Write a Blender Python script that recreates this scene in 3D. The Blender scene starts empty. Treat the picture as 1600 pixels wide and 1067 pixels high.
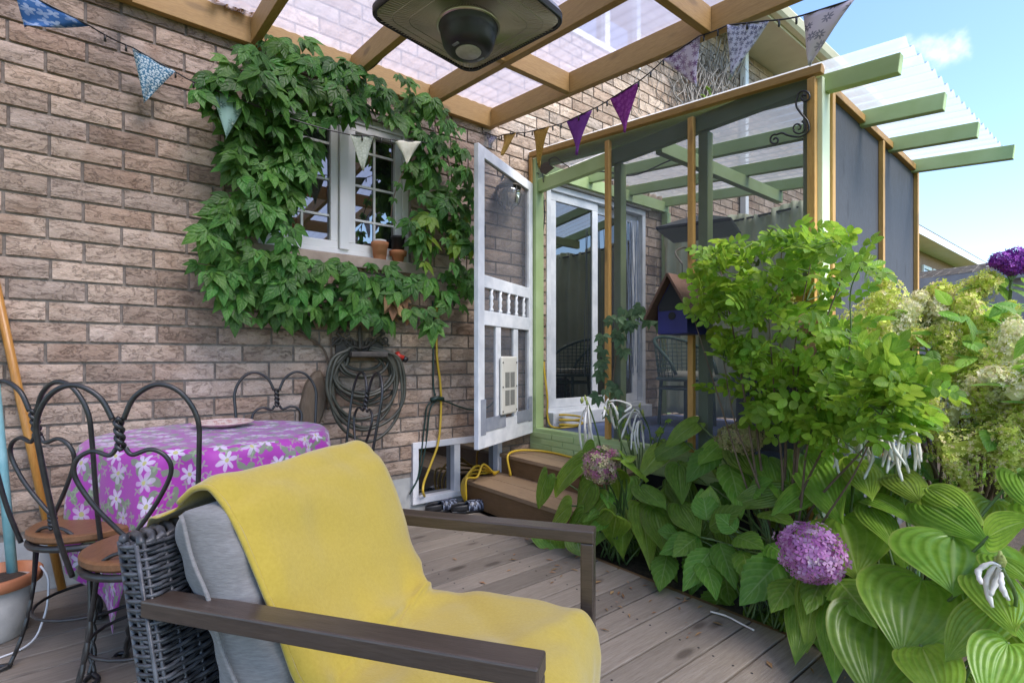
import bpy, bmesh, math, random
from mathutils import Vector, Matrix, noise
random.seed(11)
R = math.radians
sc = bpy.context.scene
col = sc.collection
# ---------------------------------------------------------------- camera
HEAD = R(38.9)
FPX, CU, CV = 811.0, 800.0, 560.0
CAM = Vector((0, -3.25, 1.075))
DV = Vector((math.sin(HEAD), math.cos(HEAD), 0))
RV = Vector((math.cos(HEAD), -math.sin(HEAD), 0))
UP = Vector((0, 0, 1))
cam = bpy.data.cameras.new('camera')
co = bpy.data.objects.new('camera', cam)
col.objects.link(co)
co.location = CAM
co.rotation_euler = (R(90), 0, -HEAD)
cam.sensor_width = 36
cam.lens = FPX / 1600 * 36
cam.shift_y = 26.5 / 1600
cam.clip_start = 0.02
cam.clip_end = 2000
sc.camera = co
# ---------------------------------------------------------------- sky, sun, exposure
SUN_DIR = Vector((0.14, -0.72, 1.0)).normalized()      # towards the sun
w = bpy.data.worlds.new('World')
sc.world = w
w.use_nodes = True
wn, wl = w.node_tree.nodes, w.node_tree.links
bg = wn['Background']
sky = wn.new('ShaderNodeTexSky')
sky.sky_type = 'NISHITA'
sky.sun_disc = False
sky.sun_elevation = math.asin(SUN_DIR.z)
sky.sun_rotation = math.atan2(SUN_DIR.x, SUN_DIR.y)
sky.air_density = 1.0
sky.dust_density = 0.3
sky.ozone_density = 3.5
bg.inputs['Strength'].default_value = 0.15
# one small white cloud above the porch roof
tc = wn.new('ShaderNodeTexCoord')
nz = wn.new('ShaderNodeTexNoise'); nz.inputs['Scale'].default_value = 20; nz.inputs['Detail'].default_value = 6
cdir = (DV + RV * ((1462 - CU) / FPX) + UP * ((CV - 84) / FPX)).normalized()
sub = wn.new('ShaderNodeVectorMath'); sub.operation = 'SUBTRACT'; sub.inputs[1].default_value = cdir
scl = wn.new('ShaderNodeVectorMath'); scl.operation = 'MULTIPLY'; scl.inputs[1].default_value = (1, 1, 1.7)
ln = wn.new('ShaderNodeVectorMath'); ln.operation = 'LENGTH'
ma = wn.new('ShaderNodeMath'); ma.operation = 'MULTIPLY_ADD'; ma.inputs[1].default_value = -0.13; 
mr = wn.new('ShaderNodeMapRange'); mr.interpolation_type = 'SMOOTHERSTEP'
mr.inputs['From Min'].default_value = -0.018; mr.inputs['From Max'].default_value = -0.070
mr.inputs['To Max'].default_value = 0.75
mx = wn.new('ShaderNodeMixRGB'); mx.inputs[2].default_value = (4.6, 4.7, 4.9, 1)
wl.new(tc.outputs['Generated'], sub.inputs[0]); wl.new(sub.outputs[0], scl.inputs[0]); wl.new(scl.outputs[0], ln.inputs[0])
wl.new(tc.outputs['Generated'], nz.inputs['Vector'])
wl.new(nz.outputs['Fac'], ma.inputs[0]); wl.new(ln.outputs['Value'], ma.inputs[2]); wl.new(ma.outputs[0], mr.inputs['Value'])
wl.new(mr.outputs[0], mx.inputs[0]); wl.new(sky.outputs[0], mx.inputs[1]); wl.new(mx.outputs[0], bg.inputs['Color'])
sl = bpy.data.lights.new('sun', 'SUN')
sl.energy = 2.8
sl.angle = R(28)
sl.color = (1.0, 0.94, 0.86)
so = bpy.data.objects.new('sun', sl)
col.objects.link(so)
so.rotation_euler = SUN_DIR.to_track_quat('Z', 'Y').to_euler()
so.location = (0, -6, 9)
sc.view_settings.view_transform = 'Standard'
sc.view_settings.look = 'None'
sc.view_settings.gamma = 1
sc.view_settings.exposure = 1.38
sc.render.engine = 'CYCLES'
sc.cycles.use_denoising = True
sc.cycles.max_bounces = 10
sc.cycles.diffuse_bounces = 5
sc.cycles.transparent_max_bounces = 24
sc.cycles.sample_clamp_indirect = 6
sc.cycles.caustics_reflective = False
sc.cycles.caustics_refractive = False

# ---------------------------------------------------------------- pixel helpers (a pixel gives a direction; distance comes from a plane or depth)
def ray(u, v):
    return DV + RV * ((u - CU) / FPX) + UP * ((CV - v) / FPX)
def PR(u, v, dep): return CAM + ray(u, v) * dep
def onY(u, v, y):
    r = ray(u, v); return CAM + r * ((y - CAM.y) / r.y)
def onX(u, v, x):
    r = ray(u, v); return CAM + r * ((x - CAM.x) / r.x)
def onZ(u, v, z):
    r = ray(u, v); return CAM + r * ((z - CAM.z) / r.z)
def proj(p):
    q = Vector(p) - CAM
    d = q.dot(DV)
    return (CU + FPX * q.dot(RV) / d, CV - FPX * q.z / d, d)
def inpoly(x, y, P):
    c = False; j = len(P) - 1
    for i in range(len(P)):
        if (P[i][1] > y) != (P[j][1] > y) and x < (P[j][0] - P[i][0]) * (y - P[i][1]) / (P[j][1] - P[i][1]) + P[i][0]:
            c = not c
        j = i
    return c
rnd = random.uniform

# ---------------------------------------------------------------- mesh builder
class G:
    def __init__(s): s.v = []; s.f = []; s.uv = None
    def quad(s, a, b, c, d):
        n = len(s.v); s.v += [Vector(a), Vector(b), Vector(c), Vector(d)]; s.f.append((n, n + 1, n + 2, n + 3)); return s
    def box(s, x0, x1, y0, y1, z0, z1):
        n = len(s.v)
        s.v += [Vector((x, y, z)) for z in (z0, z1) for y in (y0, y1) for x in (x0, x1)]
        for a in ((0, 2, 3, 1), (4, 5, 7, 6), (0, 1, 5, 4), (2, 6, 7, 3), (0, 4, 6, 2), (1, 3, 7, 5)):
            s.f.append(tuple(n + i for i in a))
        return s
    def bar(s, p0, p1, w, h, up=(0, 0, 1)):
        """rectangular bar p0-p1 (centre line); w across, h along 'up'"""
        p0, p1 = Vector(p0), Vector(p1)
        d = (p1 - p0).normalized(); up = Vector(up)
        sd = d.cross(up).normalized(); u2 = sd.cross(d).normalized()
        n = len(s.v)
        for p in (p0, p1):
            for a, b in ((-1, -1), (1, -1), (1, 1), (-1, 1)):
                s.v.append(p + sd * (a * w / 2) + u2 * (b * h / 2))
        s.f += [(n, n + 1, n + 2, n + 3), (n + 7, n + 6, n + 5, n + 4)]
        for i in range(4):
            j = (i + 1) % 4
            s.f.append((n + i, n + 4 + i, n + 4 + j, n + j))
        return s
    def tube(s, pts, r, sides=8, closed=False, cap=True):
        pts = [Vector(p) for p in pts]; m = len(pts)
        rs = r if isinstance(r, (list, tuple)) else [r] * m
        base = len(s.v); prev = None
        for i, p in enumerate(pts):
            if closed: t = pts[(i + 1) % m] - pts[i - 1]
            else: t = pts[min(i + 1, m - 1)] - pts[max(i - 1, 0)]
            if t.length < 1e-9: t = Vector((0, 0, 1))
            t.normalize()
            if prev is None:
                a = Vector((0, 0, 1)) if abs(t.z) < .9 else Vector((1, 0, 0))
                nrm = (a - t * a.dot(t)).normalized()
            else:
                nrm = prev - t * prev.dot(t)
                if nrm.length < 1e-6: nrm = t.orthogonal()
                nrm.normalize()
            prev = nrm; b = t.cross(nrm)
            for k in range(sides):
                an = 2 * math.pi * k / sides
                s.v.append(p + (nrm * math.cos(an) + b * math.sin(an)) * rs[i])
        for i in range(m if closed else m - 1):
            i2 = (i + 1) % m
            for k in range(sides):
                k2 = (k + 1) % sides
                s.f.append((base + i * sides + k, base + i * sides + k2, base + i2 * sides + k2, base + i2 * sides + k))
        if cap and not closed:
            s.f.append(tuple(base + k for k in reversed(range(sides))))
            s.f.append(tuple(base + (m - 1) * sides + k for k in range(sides)))
        return s
    def lathe(s, prof, n=24, loc=(0, 0, 0), mtx=None):
        loc = Vector(loc); base = len(s.v)
        for r, z in prof:
            for k in range(n):
                a = 2 * math.pi * k / n
                p = Vector((r * math.cos(a), r * math.sin(a), z))
                if mtx: p = mtx @ p
                s.v.append(p + loc)
        for i in range(len(prof) - 1):
            for k in range(n):
                k2 = (k + 1) % n
                s.f.append((base + i * n + k, base + i * n + k2, base + (i + 1) * n + k2, base + (i + 1) * n + k))
        s.f.append(tuple(base + k for k in reversed(range(n))))
        s.f.append(tuple(base + (len(prof) - 1) * n + k for k in range(n)))
        return s
    def grid(s, fn, nu, nv, uvfn=None):
        """fn(i/nu, j/nv) -> point"""
        base = len(s.v)
        if uvfn and s.uv is None: s.uv = []
        for i in range(nu + 1):
            for j in range(nv + 1):
                s.v.append(Vector(fn(i / nu, j / nv)))
                if s.uv is not None: s.uv.append(uvfn(i / nu, j / nv) if uvfn else (i / nu, j / nv))
        for i in range(nu):
            for j in range(nv):
                a = base + i * (nv + 1) + j
                s.f.append((a, a + nv + 1, a + nv + 2, a + 1))
        return s
    def mesh(s, name, smooth=False):
        me = bpy.data.meshes.new(name)
        me.from_pydata([tuple(v) for v in s.v], [], s.f)
        if s.uv and len(s.uv) == len(s.v):
            ul = me.uv_layers.new(name='UVMap')
            for lp in me.loops: ul.data[lp.index].uv = s.uv[lp.vertex_index]
        if smooth:
            me.polygons.foreach_set('use_smooth', [True] * len(me.polygons))
        me.update()
        return me
    def obj(s, name, mat, parent=None, smooth=False, bevel=0, sub=0, solid=0, local=False):
        return link(name, s.mesh(name, smooth), mat, parent, bevel, sub, solid, local)

def link(name, me, mat, parent=None, bevel=0, sub=0, solid=0, local=False):
    if mat is not None and not me.materials: me.materials.append(mat)
    o = bpy.data.objects.new(name, me)
    col.objects.link(o)
    if parent is not None:
        o.parent = parent
        if not local: o.matrix_parent_inverse = pinv(parent)
    if solid:
        md = o.modifiers.new('Solidify', 'SOLIDIFY'); md.thickness = solid; md.offset = 0
    if bevel:
        md = o.modifiers.new('Bevel', 'BEVEL'); md.width = bevel; md.segments = 2; md.limit_method = 'ANGLE'
    if sub:
        md = o.modifiers.new('Subdivision', 'SUBSURF'); md.levels = sub; md.render_levels = sub
    return o
def wmat(o):
    m = Matrix.LocRotScale(o.location, o.rotation_euler, o.scale)
    return wmat(o.parent) @ o.matrix_parent_inverse @ m if o.parent else m
def pinv(o): return wmat(o).inverted()
def tag(o, label=None, cat=None, group=None, kind=None):
    if label: o['label'] = label
    if cat: o['category'] = cat
    if group: o['group'] = group
    if kind: o['kind'] = kind
    return o
def thing(name, label, cat, loc=(0, 0, 0), rz=0, group=None):
    o = bpy.data.objects.new(name, None)
    col.objects.link(o); o.location = loc; o.rotation_euler = (0, 0, rz); o.empty_display_size = .1
    return tag(o, label, cat, group)
def place(o, pos, xdir, nrm, scale=(1, 1, 1)):
    """o's local X along xdir, local Z near nrm"""
    x = Vector(xdir).normalized(); n = Vector(nrm)
    y = n.cross(x)
    if y.length < 1e-5: y = x.orthogonal()
    y.normalize(); z = x.cross(y)
    m = Matrix((x, y, z)).transposed()
    o.rotation_mode = 'QUATERNION'
    o.location = pos; o.rotation_quaternion = m.to_quaternion(); o.scale = scale
    return o
def spline(P, n=8):
    """Catmull-Rom through points"""
    P = [Vector(p) for p in P]; out = []
    for i in range(len(P) - 1):
        p0 = P[max(i - 1, 0)]; p1 = P[i]; p2 = P[i + 1]; p3 = P[min(i + 2, len(P) - 1)]
        for k in range(n):
            t = k / n
            out.append(.5 * ((2 * p1) + (p2 - p0) * t + (2 * p0 - 5 * p1 + 4 * p2 - p3) * t * t + (3 * p1 - p0 - 3 * p2 + p3) * t ** 3))
    out.append(P[-1]); return out

# ---------------------------------------------------------------- materials
def nodes(name):
    m = bpy.data.materials.new(name); m.use_nodes = True
    n, l = m.node_tree.nodes, m.node_tree.links
    return m, n, l, n['Principled BSDF']
def ramp(n, stops):
    r = n.new('ShaderNodeValToRGB'); e = r.color_ramp.elements
    while len(e) < len(stops): e.new(.5)
    for k, (p, c) in enumerate(stops):
        e[k].position = p; e[k].color = (*c, 1) if len(c) == 3 else c
    return r
def coords(n, l, stretch=(1, 1, 1), kind='Object', shuffle=True):
    t = n.new('ShaderNodeTexCoord'); mp = n.new('ShaderNodeVectorMath'); mp.operation = 'MULTIPLY'
    mp.inputs[1].default_value = stretch
    if shuffle:
        oi = n.new('ShaderNodeObjectInfo'); ad = n.new('ShaderNodeVectorMath'); ad.operation = 'ADD'
        sm = n.new('ShaderNodeMath'); sm.operation = 'MULTIPLY'; sm.inputs[1].default_value = 37.0
        l.new(oi.outputs['Random'], sm.inputs[0]); l.new(t.outputs[kind], ad.inputs[0]); l.new(sm.outputs[0], ad.inputs[1])
        l.new(ad.outputs[0], mp.inputs[0])
    else:
        l.new(t.outputs[kind], mp.inputs[0])
    return mp.outputs[0]
def noise_n(n, l, vec, scale, detail=4, rough=.55, dist=0):
    t = n.new('ShaderNodeTexNoise'); t.inputs['Scale'].default_value = scale
    t.inputs['Detail'].default_value = detail; t.inputs['Roughness'].default_value = rough
    t.inputs['Distortion'].default_value = dist
    l.new(vec, t.inputs['Vector']); return t.outputs['Fac']
def mixc(n, l, fac, a, b, mode='MIX'):
    x = n.new('ShaderNodeMixRGB'); x.blend_type = mode
    for k, v in ((0, fac), (1, a), (2, b)):
        if isinstance(v, (int, float)): x.inputs[k].default_value = v
        elif isinstance(v, tuple): x.inputs[k].default_value = (*v, 1)
        else: l.new(v, x.inputs[k])
    return x.outputs[0]
def mathn(n, l, op, a, b=None, c=None):
    x = n.new('ShaderNodeMath'); x.operation = op
    for k, v in enumerate((a, b, c)):
        if v is None: continue
        if isinstance(v, (int, float)): x.inputs[k].default_value = v
        else: l.new(v, x.inputs[k])
    return x.outputs[0]
def bumpn(n, l, h, strength=.4, dist=.01):
    b = n.new('ShaderNodeBump'); b.inputs['Strength'].default_value = strength; b.inputs['Distance'].default_value = dist
    l.new(h, b.inputs['Height']); return b.outputs[0]
def individual(n, l):
    """0..1 value per object and per loose piece"""
    oi = n.new('ShaderNodeObjectInfo'); ge = n.new('ShaderNodeNewGeometry')
    s = mathn(n, l, 'ADD', oi.outputs['Random'], ge.outputs['Random Per Island'])
    return mathn(n, l, 'FRACT', s)
def vary(n, l, colour, amt):
    v = individual(n, l)
    h = n.new('ShaderNodeHueSaturation')
    l.new(mathn(n, l, 'MULTIPLY_ADD', v, 2 * amt, 1 - amt), h.inputs['Value'])
    l.new(colour, h.inputs['Color']); return h.outputs[0]
def M(name, a, b=None, scale=6, rough=.6, stretch=(1, 1, 1), bump=0, bscale=None, bdist=.004, metal=0, spec=.5, amt=0, sheen=0, detail=4, lo=.35, hi=.65, dist=0):
    m, n, l, p = nodes(name)
    p.inputs['Roughness'].default_value = rough; p.inputs['Metallic'].default_value = metal
    p.inputs['Specular IOR Level'].default_value = spec
    if sheen: p.inputs['Sheen Weight'].default_value = sheen
    v = coords(n, l, stretch)
    f = noise_n(n, l, v, scale, detail, dist=dist)
    r = ramp(n, [(lo, a), (hi, b or a)]); l.new(f, r.inputs[0]); c = r.outputs[0]
    if amt: c = vary(n, l, c, amt)
    l.new(c, p.inputs['Base Color'])
    if bump:
        l.new(bumpn(n, l, noise_n(n, l, v, bscale or scale * 6, 5), bump, bdist), p.inputs['Normal'])
    return m
def wood(name, light, dark, stretch, scale=3.0, rough=.6, knots=.5, bump=.25, amt=.1, knotcol=None):
    m, n, l, p = nodes(name)
    p.inputs['Roughness'].default_value = rough
    v = coords(n, l, stretch)
    f = noise_n(n, l, v, scale, 6, .6, 1.2)
    g = noise_n(n, l, v, scale * 7, 3, .6, .3)
    c = mixc(n, l, f, light, dark)
    r2 = ramp(n, [(.42, (1, 1, 1)), (.62, (.72, .66, .6))]); l.new(g, r2.inputs[0])
    c = mixc(n, l, .55, c, r2.outputs[0], 'MULTIPLY')
    if knots:
        v2 = coords(n, l, tuple(.35 if s < 2 else 1.0 for s in stretch) if max(stretch) > 2 else (1, 1, 1))
        vo = n.new('ShaderNodeTexVoronoi'); vo.inputs['Scale'].default_value = 8; l.new(v2, vo.inputs['Vector'])
        rk = ramp(n, [(.10, (1, 1, 1)), (.19, (0, 0, 0))]); l.new(vo.outputs['Distance'], rk.inputs[0])
        kf = mathn(n, l, 'MULTIPLY', rk.outputs[0], knots)
        c = mixc(n, l, kf, c, knotcol or tuple(x * .35 for x in dark))
    c = vary(n, l, c, amt)
    l.new(c, p.inputs['Base Color'])
    l.new(bumpn(n, l, g, bump, .003), p.inputs['Normal'])
    return m
def leafmat(name, a, b, vein=None, trans=.35, amt=.25, rough=.42, spec=.28, ribs=0, pinn=0, edge=None):
    m, n, l, p = nodes(name)
    p.inputs['Roughness'].default_value = rough; p.inputs['Specular IOR Level'].default_value = spec
    v = coords(n, l, (1, 1, 1))
    f = noise_n(n, l, v, 9, 3)
    r = ramp(n, [(.3, a), (.7, b)]); l.new(f, r.inputs[0]); c = r.outputs[0]
    if vein:
        t = n.new('ShaderNodeTexCoord'); sx = n.new('ShaderNodeSeparateXYZ'); l.new(t.outputs['UV'], sx.inputs[0])
        tt = mathn(n, l, 'ABSOLUTE', mathn(n, l, 'MULTIPLY_ADD', sx.outputs[1], 2, -1))
        if ribs:
            wv = mathn(n, l, 'COSINE', mathn(n, l, 'MULTIPLY', tt, 2 * math.pi * ribs))
        else:
            ph = mathn(n, l, 'MULTIPLY_ADD', tt, -.32, sx.outputs[0])
            wv = mathn(n, l, 'COSINE', mathn(n, l, 'MULTIPLY', ph, 2 * math.pi * pinn))
        rr = ramp(n, [(.80, (0, 0, 0)), (.99, (1, 1, 1))]); l.new(mathn(n, l, 'MULTIPLY_ADD', wv, .5, .5), rr.inputs[0])
        mid = ramp(n, [(.02, (1, 1, 1)), (.06, (0, 0, 0))]); l.new(tt, mid.inputs[0])
        vf = mathn(n, l, 'MAXIMUM', mathn(n, l, 'MULTIPLY', rr.outputs[0], .15 if ribs else .3), mathn(n, l, 'MULTIPLY', mid.outputs[0], .7))
        c = mixc(n, l, vf, c, vein)
        l.new(bumpn(n, l, wv, .25 if pinn else .12, .004), p.inputs['Normal'])
        if edge:
            er = ramp(n, [(.93, (0, 0, 0)), (1.0, (1, 1, 1))]); l.new(tt, er.inputs[0])
            ef = mathn(n, l, 'MULTIPLY', er.outputs[0], noise_n(n, l, v, 6, 2))
            c = mixc(n, l, ef, c, edge)
    c = vary(n, l, c, amt)
    hv = n.new('ShaderNodeHueSaturation'); l.new(mathn(n, l, 'MULTIPLY_ADD', mathn(n, l, 'FRACT', mathn(n, l, 'MULTIPLY', individual(n, l), 7.31)), -.030, .517), hv.inputs['Hue']); l.new(c, hv.inputs['Color']); c = hv.outputs[0]
    l.new(c, p.inputs['Base Color'])
    tr = n.new('ShaderNodeBsdfTranslucent'); ms = n.new('ShaderNodeMixShader'); ms.inputs[0].default_value = trans
    hs = n.new('ShaderNodeHueSaturation'); hs.inputs['Value'].default_value = 1.5; hs.inputs['Hue'].default_value = .485; l.new(c, hs.inputs['Color'])
    l.new(hs.outputs[0], tr.inputs['Color'])
    l.new(p.outputs[0], ms.inputs[1]); l.new(tr.outputs[0], ms.inputs[2])
    l.new(ms.outputs[0], n['Material Output'].inputs[0])
    return m
def sheer(name, colour, opacity, gloss=0, rough=.1, translucent=False, tint=(1, 1, 1)):
    """see-through sheet: part of the light passes straight, part meets the threads or the haze of the plastic"""
    m, n, l, p = nodes(name)
    n.remove(p)
    t = n.new('ShaderNodeBsdfTransparent'); t.inputs[0].default_value = (*tint, 1)
    d = n.new('ShaderNodeBsdfDiffuse'); d.inputs[0].default_value = (*colour, 1)
    a = d.outputs[0]
    if translucent:
        tr = n.new('ShaderNodeBsdfTranslucent'); tr.inputs[0].default_value = (*colour, 1)
        q = n.new('ShaderNodeMixShader'); q.inputs[0].default_value = .7
        l.new(d.outputs[0], q.inputs[1]); l.new(tr.outputs[0], q.inputs[2]); a = q.outputs[0]
    x = n.new('ShaderNodeMixShader'); l.new(t.outputs[0], x.inputs[1]); l.new(a, x.inputs[2])
    if translucent:
        v = coords(n, l, (1, 1, 1)); f = noise_n(n, l, v, 3, 5)
        l.new(mathn(n, l, 'MULTIPLY_ADD', f, opacity * .5, opacity * .75), x.inputs[0])
    else: x.inputs[0].default_value = opacity
    out = x.outputs[0]
    if gloss:
        g = n.new('ShaderNodeBsdfGlossy'); g.inputs['Roughness'].default_value = rough
        y = n.new('ShaderNodeMixShader')
        lw = n.new('ShaderNodeFresnel'); lw.inputs[0].default_value = 1.4
        l.new(mathn(n, l, 'MULTIPLY', lw.outputs[0], gloss), y.inputs[0])
        l.new(out, y.inputs[1]); l.new(g.outputs[0], y.inputs[2]); out = y.outputs[0]
    l.new(out, n['Material Output'].inputs[0])
    return m

def brickmat():
    m, n, l, p = nodes('brick')
    p.inputs['Roughness'].default_value = .85
    v = coords(n, l, (1, 1, 2.2))
    f1 = noise_n(n, l, v, 9, 7, .68, .45)
    f2 = noise_n(n, l, v, 30, 6, .7, .6)
    big = noise_n(n, l, coords(n, l, (1, 1, .5)), 5, 2)
    r = ramp(n, [(.28, (.285, .208, .155)), (.42, (.400, .305, .238)), (.55, (.465, .365, .294)), (.75, (.55, .45, .375))])
    l.new(mathn(n, l, 'MULTIPLY_ADD', f2, .45, mathn(n, l, 'MULTIPLY', f1, .58)), r.inputs[0])
    c = r.outputs[0]
    rs = ramp(n, [(.55, (0, 0, 0)), (.75, (1, 1, 1))]); l.new(big, rs.inputs[0])
    c = mixc(n, l, mathn(n, l, 'MULTIPLY', rs.outputs[0], .6), c, (.22, .125, .072))
    cr = ramp(n, [(.0, (1, 1, 1)), (.016, (0, 0, 0))])
    l.new(mathn(n, l, 'ABSOLUTE', mathn(n, l, 'SUBTRACT', f1, .47)), cr.inputs[0])
    c = mixc(n, l, mathn(n, l, 'MULTIPLY', mathn(n, l, 'MULTIPLY', cr.outputs[0], f2), .6), c, (.11, .075, .06))
    f3 = noise_n(n, l, v, 110, 3, .6)
    rg = ramp(n, [(.35, (.78, .76, .74)), (.6, (1.08, 1.06, 1.04))]); l.new(f3, rg.inputs[0])
    c = mixc(n, l, .8, c, rg.outputs[0], 'MULTIPLY')
    iv = mathn(n, l, 'FRACT', mathn(n, l, 'MULTIPLY', individual(n, l), 5.7))
    ri = ramp(n, [(0, (.80, .72, .66)), (.3, (1, .97, .94)), (.6, (1.05, 1.03, 1.0)), (1, (.98, 1.0, 1.04))]); l.new(iv, ri.inputs[0])
    c = mixc(n, l, 1.0, c, ri.outputs[0], 'MULTIPLY')
    c = vary(n, l, c, .22)
    l.new(c, p.inputs['Base Color'])
    h = mathn(n, l, 'MULTIPLY_ADD', cr.outputs[0], -.35, mathn(n, l, 'MULTIPLY_ADD', f1, 1.2, mathn(n, l, 'MULTIPLY', f2, .5)))
    l.new(bumpn(n, l, h, .8, .012), p.inputs['Normal'])
    return m
def patterned(name, base, spots, scale, petals=5, size=.33, leaf=None, rough=.8, kind='UV', sheen=0, centre=None):
    """flowers scattered over cloth: one blossom per Voronoi cell"""
    m, n, l, p = nodes(name)
    p.inputs['Roughness'].default_value = rough
    if sheen: p.inputs['Sheen Weight'].default_value = sheen
    t = n.new('ShaderNodeTexCoord')
    nzv = n.new('ShaderNodeTexNoise'); nzv.inputs['Scale'].default_value = 2.2 * scale; l.new(t.outputs[kind], nzv.inputs['Vector'])
    wv_ = n.new('ShaderNodeVectorMath'); wv_.operation = 'MULTIPLY_ADD'; wv_.inputs[1].default_value = (.22 / scale,) * 3
    l.new(nzv.outputs['Color'], wv_.inputs[0]); l.new(t.outputs[kind], wv_.inputs[2])
    def blossoms(sc_, off, pet, sz, sharp):
        mp = n.new('ShaderNodeVectorMath'); mp.operation = 'MULTIPLY_ADD'
        mp.inputs[1].default_value = (sc_, sc_, sc_); mp.inputs[2].default_value = off; l.new(wv_.outputs[0], mp.inputs[0])
        vo = n.new('ShaderNodeTexVoronoi'); vo.voronoi_dimensions = '2D'; vo.inputs['Scale'].default_value = 1; vo.inputs['Randomness'].default_value = .8
        l.new(mp.outputs[0], vo.inputs['Vector'])
        sb = n.new('ShaderNodeVectorMath'); sb.operation = 'SUBTRACT'; l.new(mp.outputs[0], sb.inputs[0]); l.new(vo.outputs['Position'], sb.inputs[1])
        s = n.new('ShaderNodeSeparateXYZ'); l.new(sb.outputs[0], s.inputs[0])
        an = mathn(n, l, 'ARCTAN2', s.outputs[1], s.outputs[0])
        sc2 = n.new('ShaderNodeSeparateXYZ'); l.new(vo.outputs['Color'], sc2.inputs[0])
        an = mathn(n, l, 'ADD', an, mathn(n, l, 'MULTIPLY', sc2.outputs[0], 6))
        pe = mathn(n, l, 'ABSOLUTE', mathn(n, l, 'COSINE', mathn(n, l, 'MULTIPLY', an, pet / 2)))
        rr = mathn(n, l, 'MULTIPLY', mathn(n, l, 'MULTIPLY_ADD', mathn(n, l, 'POWER', pe, sharp), .75, .25), sz)
        d = mathn(n, l, 'SUBTRACT', rr, vo.outputs['Distance'])
        mk = ramp(n, [(.5, (0, 0, 0)), (.52, (1, 1, 1))]); l.new(mathn(n, l, 'ADD', d, .5), mk.inputs[0])
        return mk.outputs[0], vo.outputs['Distance'], sc2.outputs[1]
    c = base
    if leaf:
        k, dd, q = blossoms(scale * 1.25, (3.1, 7.7, 0), 3, .46, 2)
        c = mixc(n, l, mathn(n, l, 'MULTIPLY', k, .9), c, leaf)
        k, dd, q = blossoms(scale * 2.1, (1.3, 2.2, 0), 4, .36, 3)
        c = mixc(n, l, mathn(n, l, 'MULTIPLY', k, .6), c, tuple(min(1, x * 1.7) for x in leaf))
    k, dd, q = blossoms(scale, (0, 0, 0), petals, size * 1.25, 1.0)
    gr = ramp(n, [(0, spots), (size * 1.1, tuple(x * .72 + y * .28 for x, y in zip(spots, base)))]); l.new(dd, gr.inputs[0])
    c = mixc(n, l, mathn(n, l, 'MULTIPLY', k, mathn(n, l, 'MULTIPLY_ADD', q, -.45, 1.0)), c, gr.outputs[0])
    if centre:
        ce = ramp(n, [(size * .22, (1, 1, 1)), (size * .28, (0, 0, 0))]); l.new(dd, ce.inputs[0])
        c = mixc(n, l, ce.outputs[0], c, centre)
    f = noise_n(n, l, coords(n, l, (1, 1, 1), 'Object', False), 300, 2)
    c = mixc(n, l, .15, c, mixc(n, l, f, (.6, .6, .6), (1, 1, 1)), 'MULTIPLY')
    l.new(c, p.inputs['Base Color'])
    l.new(bumpn(n, l, f, .15, .001), p.inputs['Normal'])
    return m
def glassmat(name='window_glass', base=(.012, .014, .016), ior=1.9):
    m, n, l, p = nodes(name)
    p.inputs['Base Color'].default_value = (*base, 1); p.inputs['Roughness'].default_value = .015
    p.inputs['IOR'].default_value = ior
    v = coords(n, l, (1, 1, 1)); l.new(bumpn(n, l, noise_n(n, l, v, 1.6, 1), .03, .02), p.inputs['Normal'])
    return m

BRICK = brickmat()
MORTAR = M('mortar', (.18, .155, .132), (.27, .235, .205), 40, .95, bump=.4, bscale=200)
CONCRETE = M('concrete', (.30, .31, .31), (.42, .43, .42), 9, .9, bump=.3, bscale=90)
PINE_X = wood('pine_along_x', (.50, .315, .105), (.35, .20, .058), (1.2, 14, 14))
PINE_Y = wood('pine_along_y', (.50, .315, .105), (.35, .20, .058), (14, 1.2, 14))
CEDAR_Z = wood('cedar_along_z', (.62, .37, .12), (.42, .22, .06), (14, 14, 1.2))
CEDAR_Y = wood('cedar_along_y', (.56, .33, .11), (.36, .19, .05), (14, 1.2, 14))
CEDAR_X = wood('cedar_along_x', (.56, .33, .11), (.36, .19, .05), (1.2, 14, 14))
DECKM = wood('weathered_deck', (.295, .255, .208), (.145, .120, .094), (1.0, 16, 16), 2.2, .72, .7, .5, .22, (.05, .035, .025))
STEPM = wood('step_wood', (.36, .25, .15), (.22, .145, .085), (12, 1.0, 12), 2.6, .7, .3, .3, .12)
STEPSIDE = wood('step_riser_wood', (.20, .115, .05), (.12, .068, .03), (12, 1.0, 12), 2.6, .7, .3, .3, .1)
GREEN = M('sage_paint', (.36, .47, .20), (.43, .54, .26), 5, .6, bump=.15, bscale=60, amt=.06)
WHITE = M('white_paint', (.72, .73, .74), (.80, .80, .80), 4, .45, bump=.05, bscale=60)
WHITEOLD = M('worn_white_paint', (.60, .62, .66), (.76, .77, .80), 9, .55, bump=.2, bscale=70)
GREYTAPE = M('grey_panel', (.20, .22, .27), (.30, .32, .37), 8, .6, bump=.2, bscale=40)
CREAM = M('cream_soffit', (.55, .50, .34), (.62, .57, .40), 3, .6)
TRIMC = M('taupe_trim', (.42, .38, .32), (.48, .44, .37), 3, .6)
GLASS = glassmat(ior=3.0)
GLASSD = glassmat('door_glass', (.010, .012, .014), 2.4)
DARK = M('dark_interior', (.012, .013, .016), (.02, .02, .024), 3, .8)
SCREEN = sheer('insect_screen', (.10, .105, .128), .60)
SCREEND = sheer('door_screen', (.13, .14, .165), .50)
POLY = sheer('clear_roof_sheet', (.66, .62, .75), .50, gloss=.9, rough=.12, translucent=True, tint=(.88, .85, .94))
CORR = sheer('corrugated_clear_sheet', (.86, .89, .95), .46, gloss=.8, rough=.12, translucent=True, tint=(.97, .98, 1))
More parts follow.
